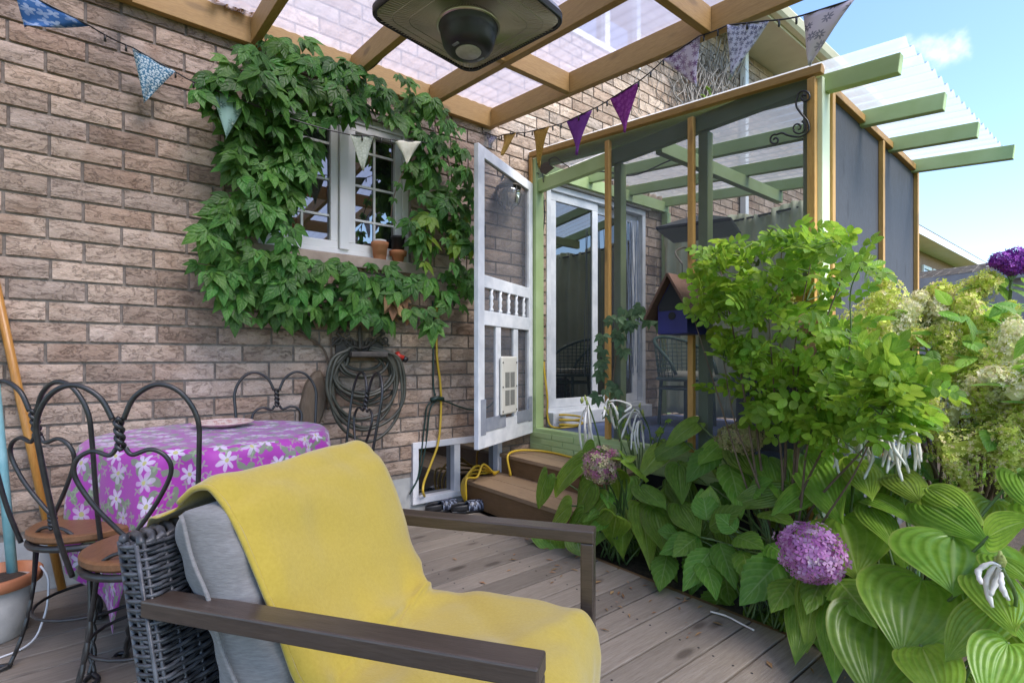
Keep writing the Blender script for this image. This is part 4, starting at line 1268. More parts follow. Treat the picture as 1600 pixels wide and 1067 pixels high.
# leaning pole, teal pole in pot
POLEW = wood('varnished_pole', (.55, .27, .06), (.42, .19, .04), (10, 10, 1), 3, .35, 0, .1, .05)
pa = onZ(97, 924, .0); pb = onY(-4, 458, -.035)
dd = pb - pa
tag(G().tube([pa + Vector((0, 0, .012)), pa + dd * .5, pa + dd * 1.25], .0165, 14).obj('wooden_pole', POLEW, None, True), 'orange varnished wooden pole leaning against the brick wall', 'pole')
pc = onZ(20, 892, .235)
t = thing('plant_pot', 'whitewashed clay pot with orange rim on the deck holding a teal pole', 'pot', (pc.x - .06, pc.y - .02, 0))
G().lathe([(.095, 0), (.10, .006), (.135, .20), (.130, .205), (0, .205)], 32).obj('body', M('whitewashed_clay', (.34, .33, .31), (.52, .50, .47), 9, .85, bump=.2), t, True, local=True)
G().lathe([(.134, .199), (.150, .203), (.152, .238), (.146, .244), (.132, .244), (.125, .19), (0, .188)], 32).obj('rim', TERRA, t, True, local=True)
G().lathe([(0, .19), (.124, .197), (.10, .215), (0, .222)], 24).obj('soil', SOIL, t, True, local=True)
TEAL = M('teal_paint', (.14, .33, .35), (.22, .42, .43), 12, .55, bump=.1)
ta = onZ(20, 890, .225); tb = onY(-12, 560, -.10)
tag(G().tube([ta + Vector((0, 0, -.03)), ta.lerp(tb, .5), tb + (tb - ta) * .3], .017, 12).obj('teal_pole', TEAL, None, True), 'weathered teal painted pole standing in the clay pot', 'pole')
WC = M('white_cord', (.6, .6, .6), (.7, .7, .7), 5, .5)
q = [onZ(8, 880, .25), onZ(2, 890, .20) , onZ(18, 915, .10), onZ(14, 945, .012), onZ(-10, 965, .01)]
q = [Vector((pc.x + .085, pc.y - .05, .25)), Vector((pc.x + .11, pc.y - .10, .20)), Vector((pc.x + .10, pc.y - .15, .08)), Vector((pc.x + .04, pc.y - .22, .008)), Vector((pc.x - .2, pc.y - .26, .008))]
tag(G().tube(spline(q, 8), .004, 6).obj('white_cord', WC, None, True), 'thin white cord trailing from the clay pot over the deck', 'cord')
# wall lantern behind the screen door
lp = onY(795, 300, -.10)
lan = thing('wall_lantern', 'dark wall lantern with glass bowl seen through the screen door', 'lantern', lp)
G().tube(spline([(lp.x, -.013, lp.z + .12), (lp.x, -.05, lp.z + .17), (lp.x, -.10, lp.z + .15), (lp.x, -.10, lp.z + .10)], 8), .009, 8).obj('arm', IRON, lan, True)
G().lathe([(.012, .12), (.03, .10), (.085, .045), (.10, .035), (.098, .028), (.0, .03)], 24, lp).obj('shade', RUST, lan, True)
G().lathe([(.085, .027), (.092, -.02), (.075, -.09), (.03, -.13), (.0, -.135)], 24, lp).obj('bowl', sheer('lantern_glass', (.5, .5, .5), .25, gloss=1, rough=.1), lan, True)
for k in range(8):
    a = k * math.pi / 4
    G().tube([lp + Vector((r_ * math.cos(a), r_ * math.sin(a), z)) for r_, z in ((.094, .025), (.098, -.02), (.080, -.09), (.03, -.138))], .003, 5).obj('cage_wire', IRON, lan, True)
# iron scroll bracket at the porch corner and the bird on the header
xs_ = PX - .056
sb = thing('scroll_bracket', 'black iron scroll bracket at the porch corner above the screen', 'bracket', onX(1263, 200, xs_))
def sx(u, v): return onX(u, v, xs_)
def pix_spiral(cu, cv, r0, turns, rot, flip, n=36, shrink=.2):
    return [sx(cu + r0 * (1 - (1 - shrink) * k / n) * math.cos(R(rot) + flip * turns * 2 * math.pi * k / n), cv - r0 * (1 - (1 - shrink) * k / n) * math.sin(R(rot) + flip * turns * 2 * math.pi * k / n)) for k in range(n + 1)]
a1 = pix_spiral(1257, 152, 11, 1.3, 160, -1); a2 = pix_spiral(1247, 200, 12, 1.4, 60, -1); a3 = pix_spiral(1211, 219, 9, 1.3, 70, 1)
G().tube(list(reversed(a1)) + spline([a1[0], sx(1244, 165), sx(1252, 178), sx(1262, 190), a2[0] if False else sx(1263, 205), sx(1250, 214), sx(1232, 212), sx(1222, 208), a3[0]], 6)[1:] + a3, .005, 6).obj('scroll', IRON, sb, True)
G().tube(a2 + [], .0045, 6).obj('scroll', IRON, sb, True)
for u_, v_ in ((1262, 146), (1262, 200)):
    p_ = sx(u_, v_); G().tube([p_, Vector((p_.x + .0, PY + .02, p_.z))], .004, 6).obj('stud', IRON, sb, True)
bird = thing('bird_ornament', 'black metal bird silhouette with scrolls above the porch door', 'ornament', onX(862, 280, PX - .02))
P_ = [(838, 255), (846, 258), (851, 254), (857, 253), (859, 258), (866, 262), (858, 268), (852, 273), (845, 270), (842, 262)]
pts = [onX(a, b, PX - .026) for a, b in P_]
g = G(); g.v = pts + [p + Vector((.006, 0, 0)) for p in pts]; n_ = len(pts)
g.f = [tuple(range(n_)), tuple(reversed(range(n_, 2 * n_)))] + [(i, (i + 1) % n_, n_ + (i + 1) % n_, n_ + i) for i in range(n_)]
g.obj('bird', IRON, bird)
for q in ([(848, 270), (849, 285)], [(860, 262), (858, 250), (868, 246), (878, 254), (890, 262)], [(838, 262), (836, 268), (842, 272)]):
    G().tube(spline([onX(a, b, PX - .024) for a, b in q], 6), .004, 6).obj('wire', IRON, bird, True)
# birdhouse hung on the stud
bh = onX(1066, 476, PX - .22)
BLUEP = M('cobalt_paint', (.010, .012, .11), (.018, .02, .16), 6, .5, bump=.15)
ROOFB = wood('birdhouse_roof', (.17, .09, .065), (.09, .048, .035), (3, 3, 3), 5, .8, .2, .4, .1)
by = R(-86)
bird_h = thing('birdhouse', 'cobalt blue birdhouse with brown pitched roof hung on the porch stud', 'birdhouse', bh - Vector((0, 0, .17)), by)
wd, dp, hh = .090, .11, .16
g = G(); g.v = [Vector(p) for p in ((-wd, -dp, 0), (wd, -dp, 0), (wd, dp, 0), (-wd, dp, 0), (-wd, -dp, hh), (wd, -dp, hh), (wd, dp, hh), (-wd, dp, hh), (0, -dp, hh + .15), (0, dp, hh + .15))]
g.f = [(3, 2, 1, 0), (0, 1, 5, 8, 4), (2, 3, 7, 9, 6), (1, 2, 6, 5), (3, 0, 4, 7), (4, 8, 9, 7), (5, 6, 9, 8)]
g.obj('body', BLUEP, bird_h, local=True, bevel=.003)
for s in (-1, 1):
    G().bar((s * .0, 0, hh + .17), (s * (wd + .055), 0, hh - .075), 2 * dp + .11, .014, (0, 0, 1)).obj('roof_board', ROOFB, bird_h, local=True, bevel=.002)
g = G(); g.v = [Vector(p) for p in ((-wd + .008, -dp - .003, hh - .03), (wd - .008, -dp - .003, hh - .03), (wd - .008, -dp - .003, hh), (0, -dp - .003, hh + .135), (-wd + .008, -dp - .003, hh))]; g.f = [(0, 1, 2, 3, 4)]; g.obj('gable_shade', DARK, bird_h, local=True, solid=.004)  # dark sheet painting in the shade of the open birdhouse front
G().lathe([(.022, 0), (.022, .003), (0, .003)], 20, (0, 0, 0), Matrix.Translation((0, -dp - .001, .10)) @ Matrix.Rotation(R(90), 4, 'X')).obj('entrance', DARK, bird_h, local=True)
tp = Vector((PX - .05, bh.y + .0, bh.z + .29))
g = G().tube(spline([(0, 0, hh + .16), (.0, .0, hh + .21), (.0, .0, hh + .24)], 5), .003, 6); g.obj('wire', IRON, bird_h, True, local=True)
hk = onX(1083, 395, PX - .06)
top = bh - Vector((0, 0, .17)) + Vector((0, 0, hh + .24))
G().tube(spline([Vector((PX - .047, -1.5, hk.z)), Vector((PX - .10, -1.5, hk.z + .03)), Vector((PX - .2, -1.5, hk.z - .01)), top + Vector((0, 0, .0))], 8), .005, 6).obj('hook', RUST, bird_h, True)

# ================================================================ inside the porch
CURT = M('green_curtain', (.60, .61, .42), (.72, .72, .52), 3, .9, bump=.1, bscale=200)
def cur(a, b):
    yy = -.10 + a * (PY + .16 + .10); z = .53 + b * 1.83
    x = PXF - .12 + .035 * math.sin(yy * 42 + 1.5 * math.sin(yy * 7)) * (1.0 - .35 * b) + .01 * math.sin(z * 3 + yy * 5)
    if b > .93: x += .02 * math.sin(yy * 80); z += .025 * math.sin(yy * 13)
    return (x, yy, z)
cu = thing('curtain', 'faded green gathered curtain across the far side of the porch', 'curtain', (PXF - .12, -1.1, .53))
G().grid(cur, 150, 22).obj('cloth', CURT, cu, True, solid=.002)
G().tube([(PXF - .12, -.097, 2.325), (PXF - .12, PY + .062, 2.325)], .010, 8).obj('rod', IRON, cu, True)
# threads hanging beside the sliding door
THR = M('pale_blue_thread', (.30, .38, .52), (.45, .52, .64), 40, .6)
g = G(); 
for k in range(26):
    u_ = 966 + 32 * (k / 25) + rnd(-2, 2)
    p_ = onY(u_, 345, -.16 - rnd(0, .04)); z0 = .95 + rnd(-.08, .12)
    pts = [Vector((p_.x + .012 * math.sin(t * 5 + k) + rnd(-.004, .004), p_.y + .008 * math.cos(t * 6 + k), p_.z + (z0 - p_.z) * t)) for t in [q / 10 for q in range(11)]]
    g.tube(pts, .0028, 5)
tag(g.obj('string_curtain', THR, None, True), 'pale blue string curtain hanging beside the patio door', 'curtain')
p_ = onY(982, 345, -.17)
# green wicker chair on the porch
wcx = Vector((4.00, -.70, FLZ))
WG = M('green_cane', (.035, .085, .075), (.07, .13, .11), 20, .5, amt=.2)
wch = thing('cane_chair', 'dark green cane tub chair with pale cushion inside the porch', 'chair', wcx, R(-100))
for k in range(4):
    a = math.pi / 4 + k * math.pi / 2
    G().tube([(.21 * math.cos(a), .21 * math.sin(a), .40), (.23 * math.cos(a), .23 * math.sin(a), 0)], .015, 8).obj('leg', WG, wch, True, local=True)
G().tube([(.24 * math.cos(k * math.pi / 16), .24 * math.sin(k * math.pi / 16), .40) for k in range(32)], .016, 8, True).obj('seat_ring', WG, wch, True, local=True)
G().tube([(.225 * math.cos(k * math.pi / 16), .225 * math.sin(k * math.pi / 16), .32) for k in range(32)], .010, 6, True).obj('stretcher', WG, wch, True, local=True)
G().lathe([(0, .40), (.22, .40), (.235, .42), (.22, .455), (.15, .465), (0, .467)], 32).obj('cushion', M('pale_cushion', (.33, .32, .27), (.42, .40, .33), 8, .9), wch, True, local=True)
arc = lambda t, r_, z: Vector((-r_ * math.cos(R(115) * (t - .5) * 2), r_ * math.sin(R(115) * (t - .5) * 2), z))
topz = lambda t: .44 + .33 * math.cos(math.pi * (t - .5)) ** .6
G().tube([arc(t / 24, .27, topz(t / 24)) for t in range(25)], .014, 8).obj('back_rim', WG, wch, True, local=True)
g = G()
for k in range(1, 24):
    t = k / 24; g.tube([arc(t, .235, .40), arc(t, .27, topz(t))], .004, 5)
for j in range(1, 9):
    zz = .42 + j * .036
    ts = [t / 48 for t in range(49) if topz(t / 48) > zz]
    if len(ts) > 2: g.tube([arc(t, .24 + .03 * j / 9 + .004 * math.sin(t * 150 + j * 3.1), zz) for t in ts], .004, 5)
tag(g.obj('weave', WG, wch, True, local=True), kind='stuff')
# hanging black pyramid lamp
lp2 = PR(1093, 362, 3.55)
hl2 = thing('hanging_lamp', 'flat black pyramid lamp hanging inside the screened porch', 'lamp', lp2, R(20))
h2 = .235
loft([rsq(-.01, h2 - .005, .01, 2), rsq(.0, h2, .01, 2), rsq(.012, h2, .01, 2), rsq(.10, .05, .01, 2)], True, True).obj('shade', M('dark_blue_metal', (.03, .037, .05), (.05, .058, .075), 6, .35, metal=.3), hl2, local=True)
G().tube([(0, 0, .10), (0, 0, 2.44 - lp2.z)], .006, 6).obj('rod', IRON, hl2, True, local=True)
# cable looping under the porch roof
pts = spline([Vector((PX + .09, -.12, 2.58)), onX(935, 268, 3.2), onX(990, 274, 3.3), onX(1050, 250, 3.35), Vector((3.47, -1.16, 2.56))], 10)
tag(G().tube(pts, .006, 6).obj('light_cable', IRON, None, True), 'black cable looping under the green porch rafters', 'cable')
pts = spline([onX(848, 300, PX + .06), onX(851, 330, PX + .055), onX(849, 360, PX + .06), onX(846, 385, PX + .055)], 8)
tag(G().tube(pts, .005, 6).obj('plug_cord', IRON, None, True), 'short black cord with yellow plug hanging by the hinge post', 'cord')
pc_ = onX(844, 388, PX + .055)
# dark storage boxes and barbecue in the porch shade
BOXM = M('navy_plastic', (.012, .018, .05), (.02, .03, .075), 6, .4)
t = thing('storage_box', 'navy plastic storage box on the porch floor behind the shrub', 'box', (3.55, -1.75, FLZ))
G().box(-.30, .30, -.22, .22, 0, .42).obj('body', BOXM, t, local=True, bevel=.02)
G().box(-.32, .32, -.24, .24, .422, .47).obj('lid', M('pale_lid', (.2, .24, .32), (.28, .32, .4), 5, .4), t, local=True, bevel=.015)
t = thing('floor_cushion_stack', 'dark folded blankets on the porch floor beside the cane chair', 'blankets', (4.25, -1.35, FLZ))
for k in range(4): G().box(-.25 + .01 * k, .25, -.2, .2 - .01 * k, k * .085 + .002, k * .085 + .083).obj('blanket', BOXM if k % 2 else WICK, t, local=True, bevel=.025)

# ================================================================ beyond the porch
NBR = M('neighbour_brick', (.30, .17, .12), (.40, .25, .18), 30, .9, bump=.3)
nb = thing('neighbour_house', 'brown brick neighbouring house with pale eave beyond the garden', 'house', (21, -1, 0))
Y0n = -1.2
e0 = onX(1437, 360, 16.5)
ez = e0.z
yf = e0.y + .66
def nbp(u, v): return onY(u, v, yf)
xL, xRr = 13.5, 34.0
G().box(xL, xRr, yf, yf + 9, -.3, ez - .05).obj('wall', NBR, nb)
for k, u_ in enumerate((1446, 1461, 1478)):
    p_ = onY(u_, 396, yf)
    wf = framebox(G(), p_.x - .45, p_.x + .45, ez - 1.75, ez - .45, .1, yf - .06, yf - .005).obj('window', WHITE, nb)
    G().box(p_.x - .35, p_.x + .35, yf - .03, yf - .02, ez - 1.65, ez - .55).obj('pane', GLASS, wf)
G().box(xL - .6, xRr + .6, yf - .62, yf + .3, ez - .045, ez - .0).obj('soffit', CREAM, nb)
G().box(xL - .6, xRr + .6, yf - .66, yf - .63, ez - .08, ez + .12).obj('gutter', WHITEOLD, nb)
g = G(); g.v = [Vector(p) for p in ((xL - .6, yf - .66, ez + .12), (xRr + .6, yf - .66, ez + .12), (xRr + .6, yf + 4.5, ez + 1.6), (xL - .6, yf + 4.5, ez + 1.6), (xRr + .6, yf + 9.6, ez + .1), (xL - .6, yf + 9.6, ez + .1))]
g.f = [(0, 1, 2, 3), (3, 2, 4, 5)]; g.obj('roof', SHING, nb, solid=.05)
# garden shed with shingled roof
SHGR = M('shed_shingles', (.22, .19, .17), (.36, .32, .28), 12, .9, (1, 1, 1), bump=.4, bscale=80)
SHW = M('shed_siding', (.25, .27, .32), (.33, .36, .42), 6, .7)
dsh = 7.2
A_ = PR(1437, 437, dsh); B_ = PR(1600, 440, dsh * .86); 
shed = thing('garden_shed', 'grey shed with weathered shingle roof beyond the hydrangeas', 'shed', ((A_.x + B_.x) / 2, (A_.y + B_.y) / 2, -.3))
ed = (B_ - A_); ed.z = 0; ed.normalize(); nrm2 = Vector((-ed.y, ed.x, 0))
if nrm2.dot(CAM - A_) > 0: nrm2 = -nrm2
A0 = A_ - ed * 1.2; B0_ = B_ + ed * 1.6; zr = A_.z
NC, NRW = 26, 9
Lr = (B0_ - A0).length
for j in range(NRW):
    for i in range(NC):
        x0_ = (i - .5 * (j % 2)) * Lr / NC; x1_ = x0_ + Lr / NC - .006
        x0_ = max(0, x0_); x1_ = min(Lr, x1_)
        d0, d1 = j * .19, j * .19 + .23
        q = [Vector((A0.x, A0.y, 0)) + ed * xx + nrm2 * dd_ + Vector((0, 0, zr + dd_ * .20 + up_)) for xx, dd_, up_ in ((x0_, d0, .02 + rnd(0, .006)), (x1_, d0, .02 + rnd(0, .006)), (x1_, d1, .006), (x0_, d1, .006))]
        g = G(); g.v = q + [p - Vector((0, 0, .012)) for p in q]
        g.f = [(0, 1, 2, 3), (0, 4, 5, 1), (1, 5, 6, 2), (3, 7, 4, 0)]
        g.obj('shingle', SHGR, shed)
def shp(x, d, z): return Vector((A0.x, A0.y, 0)) + ed * x + nrm2 * d + Vector((0, 0, z))
g = G()
q = [shp(.15, .12, -.3), shp(Lr - .15, .12, -.3), shp(Lr - .15, 1.7, -.3), shp(.15, 1.7, -.3)]
g.v = q + [Vector((p.x, p.y, zr - .05 + (0 if k < 2 else .3))) for k, p in enumerate(q)]
g.f = [(0, 1, 5, 4), (1, 2, 6, 5), (2, 3, 7, 6), (3, 0, 4, 7)]
g.obj('wall', SHW, shed)
G().bar(shp(0, -.01, zr - .06), shp(Lr, -.01, zr - .06), .03, .13).obj('fascia', SHW, shed)
# ================================================================ leaves and flowers: shared meshes
def blade(L, W, nl, nw, shape, curve=0, fold=0, ripple=0, ribs=0, lobe=0, serr=0, seed=0, tipdrop=0):
    """leaf blade along +X, width along Y, UV: along, across"""
    def fn(a, b):
        t = b * 2 - 1
        hw_ = shape(a) * W / 2
        if serr and abs(t) > .99: hw_ *= 1 + serr * (1 if int(a * nl + .5) % 2 else -1)
        x = L * a - lobe * L * (1 - a) ** 3 * abs(t) ** 1.3
        y_ = t * hw_
        z = fold * abs(t) * hw_ - curve * L * a * a + tipdrop * 0
        z += ripple * L * math.sin(a * 9 + seed + (2 if t > 0 else 0)) * abs(t) ** 2
        if ribs: z += .012 * L * math.cos(2 * math.pi * ribs * abs(t)) * min(1, 3 * a) * (1 - a) * 1.6 * (0 if abs(t) > .97 else 1)
        z -= .10 * hw_ * t * t * 2
        return (x, y_, z)
    return G().grid(fn, nl, nw, lambda a, b: (a, b))
HOUT = [(0, 0), (-.10, .12), (-.13, .27), (-.04, .42), (.14, .50), (.36, .485), (.58, .39), (.78, .235), (.92, .09), (1.0, 0)]
HSP = spline([Vector((a, b, 0)) for a, b in HOUT], 6)
def hosta(k):
    cv_, fo, ri = .10 + .10 * (k % 3), .10 + .10 * (k % 2), .02 + .010 * (k % 4)
    wsc, sk = (1, .92, 1.06, .86)[k % 4], rnd(-.06, .06)
    def fn(a, b):
        t = b * 2 - 1; f_ = a * (len(HSP) - 1); i = min(int(f_), len(HSP) - 2); o = HSP[i].lerp(HSP[i + 1], f_ - i)
        at = abs(t); m_ = a ** 1.25
        x = m_ + (o.x - m_) * at ** 1.15; y_ = o.y * wsc * t * (1 + .05 * noise.noise((a * 4, t, k)))
        z = fo * abs(y_) - cv_ * max(0, x) ** 2 - .35 * y_ * y_ - .10 * max(0, -x)
        z += .0085 * math.cos(2 * math.pi * 5 * at) * min(1, 5 * a) * (1 - a) * 1.6 * (0 if at > .97 else 1)
        z += ri * math.sin(a * 8 + k * 1.7 + (2 if t > 0 else 0)) * at ** 2
        return (x, y_ + sk * x * x, z)
    return G().grid(fn, 22, 40, lambda a, b: (a, b))
hosta_shape = lambda a: max(0, math.sin(math.pi * (.16 + .84 * a)) ** .62 * (1 - a ** 5) ) * (1.02 if a < 1 else 0)
ovate = lambda a: max(0, math.sin(math.pi * a ** .72)) ** .8 * (1 - .35 * a ** 3) + (.0)
HOSTAM = leafmat('hosta_leaf', (.14, .265, .028), (.23, .365, .048), (.35, .46, .15), .42, .28, .30, .42, ribs=5, edge=(.34, .34, .10))
HYDM = leafmat('hydrangea_leaf', (.11, .245, .032), (.18, .325, .045), (.32, .44, .15), .42, .24, .42, pinn=7)
VINEM = leafmat('creeper_leaf', (.042, .140, .022), (.095, .225, .038), (.17, .29, .09), .38, .46, .40, pinn=5)
SHRM = leafmat('shrub_leaf', (.13, .26, .022), (.25, .40, .040), (.32, .46, .09), .50, .30, .38, pinn=5)
DRYM = leafmat('dry_leaf', (.24, .13, .06), (.36, .22, .11), None, .2, .3, .8)
YLEAFM = leafmat('young_creeper_leaf', (.14, .24, .025), (.22, .33, .04), (.3, .4, .1), .42, .2, .4, pinn=5)
STEMG = M('green_stem', (.07, .12, .03), (.11, .17, .05), 8, .5)
STEMB = M('brown_twig', (.10, .065, .04), (.17, .12, .08), 12, .8, bump=.3)
HOSTA = []
for k in range(9):
    g = hosta(k)
    me = g.mesh('leaf', True); me.materials.append(HOSTAM); HOSTA.append(me)
HYD = []
for k in range(4):
    g = blade(1, 1, 18, 8, ovate, .10 + .08 * (k % 3), .22, .012, 0, 0, .05, k)
    me = g.mesh('leaf', True); me.materials.append(HYDM); HYD.append(me)
rnd_shape = ovate
def sub_leaf(g, base, d, n_, L, W, nl=5, curve=.2):
    """append a small leaflet"""
    d = d.normalized(); s = n_.cross(d).normalized(); n_ = d.cross(s)
    def fn(a, b):
        t = b * 2 - 1; hw_ = rnd_shape(a) * W / 2
        return base + d * (L * a) + s * (t * hw_) + n_ * (.25 * abs(t) * hw_ - curve * L * a * a)
    g.grid(fn, nl, 2, lambda a, b: (a, b))
def palmate(seed, size=1.0):
    random.seed(seed); g = G(); g.uv = []
    for k, an in enumerate((-78, -40, 0, 40, 78)):
        a = R(an + rnd(-6, 6)); L = size * (1.0 if k == 2 else .86 if k in (1, 3) else .66) * rnd(.9, 1.1)
        d = Vector((math.cos(a), math.sin(a), rnd(-.22, .05)))
        sub_leaf(g, Vector((.06 * math.cos(a), .06 * math.sin(a), 0)), d, Vector((0, 0, 1)), L, L * .50, 6, rnd(.15, .38))
    return g
VINEL = []
for k in range(7):
    me = palmate(100 + k).mesh('leaf', True); me.materials.append(VINEM); VINEL.append(me)
YOUNGL = []
for k in range(2):
    me = palmate(200 + k).mesh('leaf', True); me.materials.append(YLEAFM); YOUNGL.append(me)
DRYL = []
for k in range(2):
    me = palmate(220 + k).mesh('leaf', True); me.materials.append(DRYM); DRYL.append(me)
def pinnate(seed):
    global rnd_shape
    rnd_shape = lambda a: max(0, math.sin(math.pi * min(1, a * .98 + .01))) ** .55
    random.seed(seed); g = G(); g.uv = []
    n_ = 3
    ax = lambda t: Vector((t, 0, -.12 * t * t))
    base = len(g.v)
    g.v += [Vector((0, -.006, 0)), Vector((0, .006, 0)), ax(1) + Vector((0, .004, 0)), ax(1) + Vector((0, -.004, 0))]; g.uv += [(0, .5)] * 4; g.f.append((base, base + 1, base + 2, base + 3))
    for k in range(n_):
        t = .22 + .62 * k / (n_ - 1)
        for s in (-1, 1):
            d = Vector((.45, s, rnd(-.15, .3)))
            sub_leaf(g, ax(t), d, Vector((0, 0, 1)), rnd(.36, .46), .29, 5, rnd(-.05, .25))
    sub_leaf(g, ax(.95), Vector((1, 0, -.2)), Vector((0, 0, 1)), .44, .31, 5, .2)
    return g
PINN = []
for k in range(6):
    me = pinnate(300 + k).mesh('leaf', True); me.materials.append(SHRM); PINN.append(me)
def floret(g, c, n_, r_, petals=4, cup=.25):
    n_ = n_.normalized(); t = n_.orthogonal().normalized(); b = n_.cross(t); a0 = rnd(0, 6)
    i0 = len(g.v); g.v.append(c)
    for k in range(petals):
        for da, rr in ((-.62, .72), (0, 1.0), (.62, .72)):
            a = a0 + k * 2 * math.pi / petals + da * (3.4 / petals)
            g.v.append(c + (t * math.cos(a) + b * math.sin(a)) * (r_ * rr) + n_ * (r_ * cup * rr + rnd(-.1, .1) * r_))
        q = i0 + 1 + k * 3
        g.f.append((i0, q, q + 1, q + 2))
def petalmat(name, stops, trans=.3, rough=.7):
    m, n, l, p = nodes(name); p.inputs['Roughness'].default_value = rough
    r = ramp(n, stops); ge = n.new('ShaderNodeNewGeometry'); l.new(ge.outputs['Random Per Island'], r.inputs[0])
    l.new(r.outputs[0], p.inputs['Base Color'])
    tr = n.new('ShaderNodeBsdfTranslucent'); l.new(r.outputs[0], tr.inputs[0])
    ms = n.new('ShaderNodeMixShader'); ms.inputs[0].default_value = trans
    l.new(p.outputs[0], ms.inputs[1]); l.new(tr.outputs[0], ms.inputs[2]); l.new(ms.outputs[0], n['Material Output'].inputs[0])
    return m
LIME = petalmat('lime_florets', [(0, (.40, .52, .06)), (.4, (.60, .66, .12)), (.75, (.74, .73, .26)), (.93, (.70, .54, .31)), (1, (.84, .82, .54))])
CREAMF = petalmat('cream_florets', [(0, (.56, .60, .20)), (.4, (.74, .72, .42)), (.8, (.84, .80, .64)), (1, (.76, .60, .48))])
PINKF = petalmat('pink_florets', [(0, (.40, .12, .36)), (.5, (.54, .24, .50)), (.9, (.66, .42, .62)), (1, (.6, .5, .5))])
FADEF = petalmat('faded_florets', [(0, (.36, .10, .22)), (.35, (.42, .20, .26)), (.6, (.50, .38, .26)), (.8, (.42, .40, .18)), (1, (.55, .42, .38))])
GREENF = petalmat('green_florets', [(0, (.26, .28, .09)), (.6, (.40, .38, .17)), (1, (.46, .34, .22))])
VIOLF = petalmat('violet_florets', [(0, (.12, .01, .22)), (.6, (.22, .02, .34)), (1, (.32, .07, .44))])
def panicle(seed, mat):
    random.seed(seed); g = G()
    for k in range(620):
        t = rnd(0, 1) ** .8
        rr = .5 * (1 - t * .72) * math.sqrt(rnd(.45, 1)) * (1 + .25 * math.sin(t * 17 + k % 5))
        a = rnd(0, 2 * math.pi)
        c = Vector((t * 1.25 - .1, rr * math.cos(a), rr * math.sin(a)))
        n_ = Vector((.25, math.cos(a), math.sin(a))) + Vector((rnd(-.5, .5), rnd(-.5, .5), rnd(-.5, .5)))
        floret(g, c, n_, rnd(.032, .060), 4)
    g.tube([(-.15, 0, 0), (.5, 0, 0), (1.12, 0, 0)], [.16, .14, .05], 6)
    me = g.mesh('flower_head', False); me.materials.append(mat); return me
PANL = [panicle(400 + k, LIME) for k in range(4)] + [panicle(410 + k, CREAMF) for k in range(3)]
def mophead(seed, mat, n_=300, sq=.85, small=.13):
    random.seed(seed); g = G()
    for k in range(n_):
        z = 1 - 2 * (k + .5) / n_; r_ = math.sqrt(1 - z * z); a = k * 2.39996
        d = Vector((r_ * math.cos(a), r_ * math.sin(a), z))
        bump_ = 1 + .30 * noise.noise(d * 1.9)
        floret(g, Vector((d.x, d.y, d.z * sq)) * bump_ * rnd(.93, 1.02), d + Vector((rnd(-.5, .5), rnd(-.5, .5), rnd(-.5, .5))), rnd(small * .8, small * 1.2), 4, .15)
    me = g.mesh('flower_head', False); me.materials.append(mat); return me
random.seed(77)
def leaf_obj(me, par, pos, xdir, nrm, s, nm='leaf'):
    o = bpy.data.objects.new(nm, me); col.objects.link(o); o.parent = par; o.matrix_parent_inverse = pinv(par)
    return place(o, pos, xdir, nrm, s if isinstance(s, tuple) else (s, s, s))
def stuff_mesh(items, nm, mat, par):
    """many small copies joined into one mesh: items (mesh, matrix)"""
    g = G(); g.uv = []
    for me, mx_ in items:
        n_ = len(g.v); uvd = {}
        if me.uv_layers:
            for lp in me.loops: uvd[lp.vertex_index] = tuple(me.uv_layers[0].data[lp.index].uv)
        for i, v in enumerate(me.vertices): g.v.append(mx_ @ v.co); g.uv.append(uvd.get(i, (.5, .5)))
        g.f += [tuple(n_ + i for i in p.vertices) for p in me.polygons]
    return tag(g.obj(nm, mat, par, True), kind='stuff')
def mtx(pos, xdir, nrm, s):
    x = Vector(xdir).normalized(); n_ = Vector(nrm); y_ = n_.cross(x)
    if y_.length < 1e-5: y_ = x.orthogonal()
    y_.normalize(); z = x.cross(y_)
    return Matrix.Translation(pos) @ Matrix((x, y_, z)).transposed().to_4x4() @ Matrix.Scale(s, 4)

# ================================================================ creeper round the window
vine = thing('creeper_vine', 'dark green five-leaved creeper framing the brick wall window', 'vine', onY(560, 505, -.05))
HOLE1 = [(497, 195), (516, 190), (556, 196), (640, 190), (640, 240), (618, 262), (640, 300), (632, 340), (640, 385), (600, 392), (545, 398), (478, 392), (462, 365), (480, 330), (470, 300), (500, 275)]
HOLE1 = [(558 + (a - 558) * 1.10, 298 + (b - 298) * 1.07) for a, b in HOLE1]
def vine_pos():
    while True:
        u, v = rnd(295, 748), rnd(55, 512)
        if not inpoly(u, v, VINE_OUT): continue
        if inpoly(u, v, HOLE1): continue
        if u > 585 and 395 < v < 425 and random.random() < .6: continue
        return u, v
vl = []
for k in range(560):
    u, v = vine_pos()
    if random.random() < .12: u += rnd(-22, 22); v += rnd(-18, 18)
    if inpoly(u, v, HOLE1): continue
    band = min(abs(u - 520) / 220, 1)
    off = -.05 - rnd(0, 1) ** .7 * (.20 if v > 400 else .24)
    if v < 160: off -= rnd(0, .12)
    vl.append((off, u, v))
vl.sort()                                            # outermost first
items = []
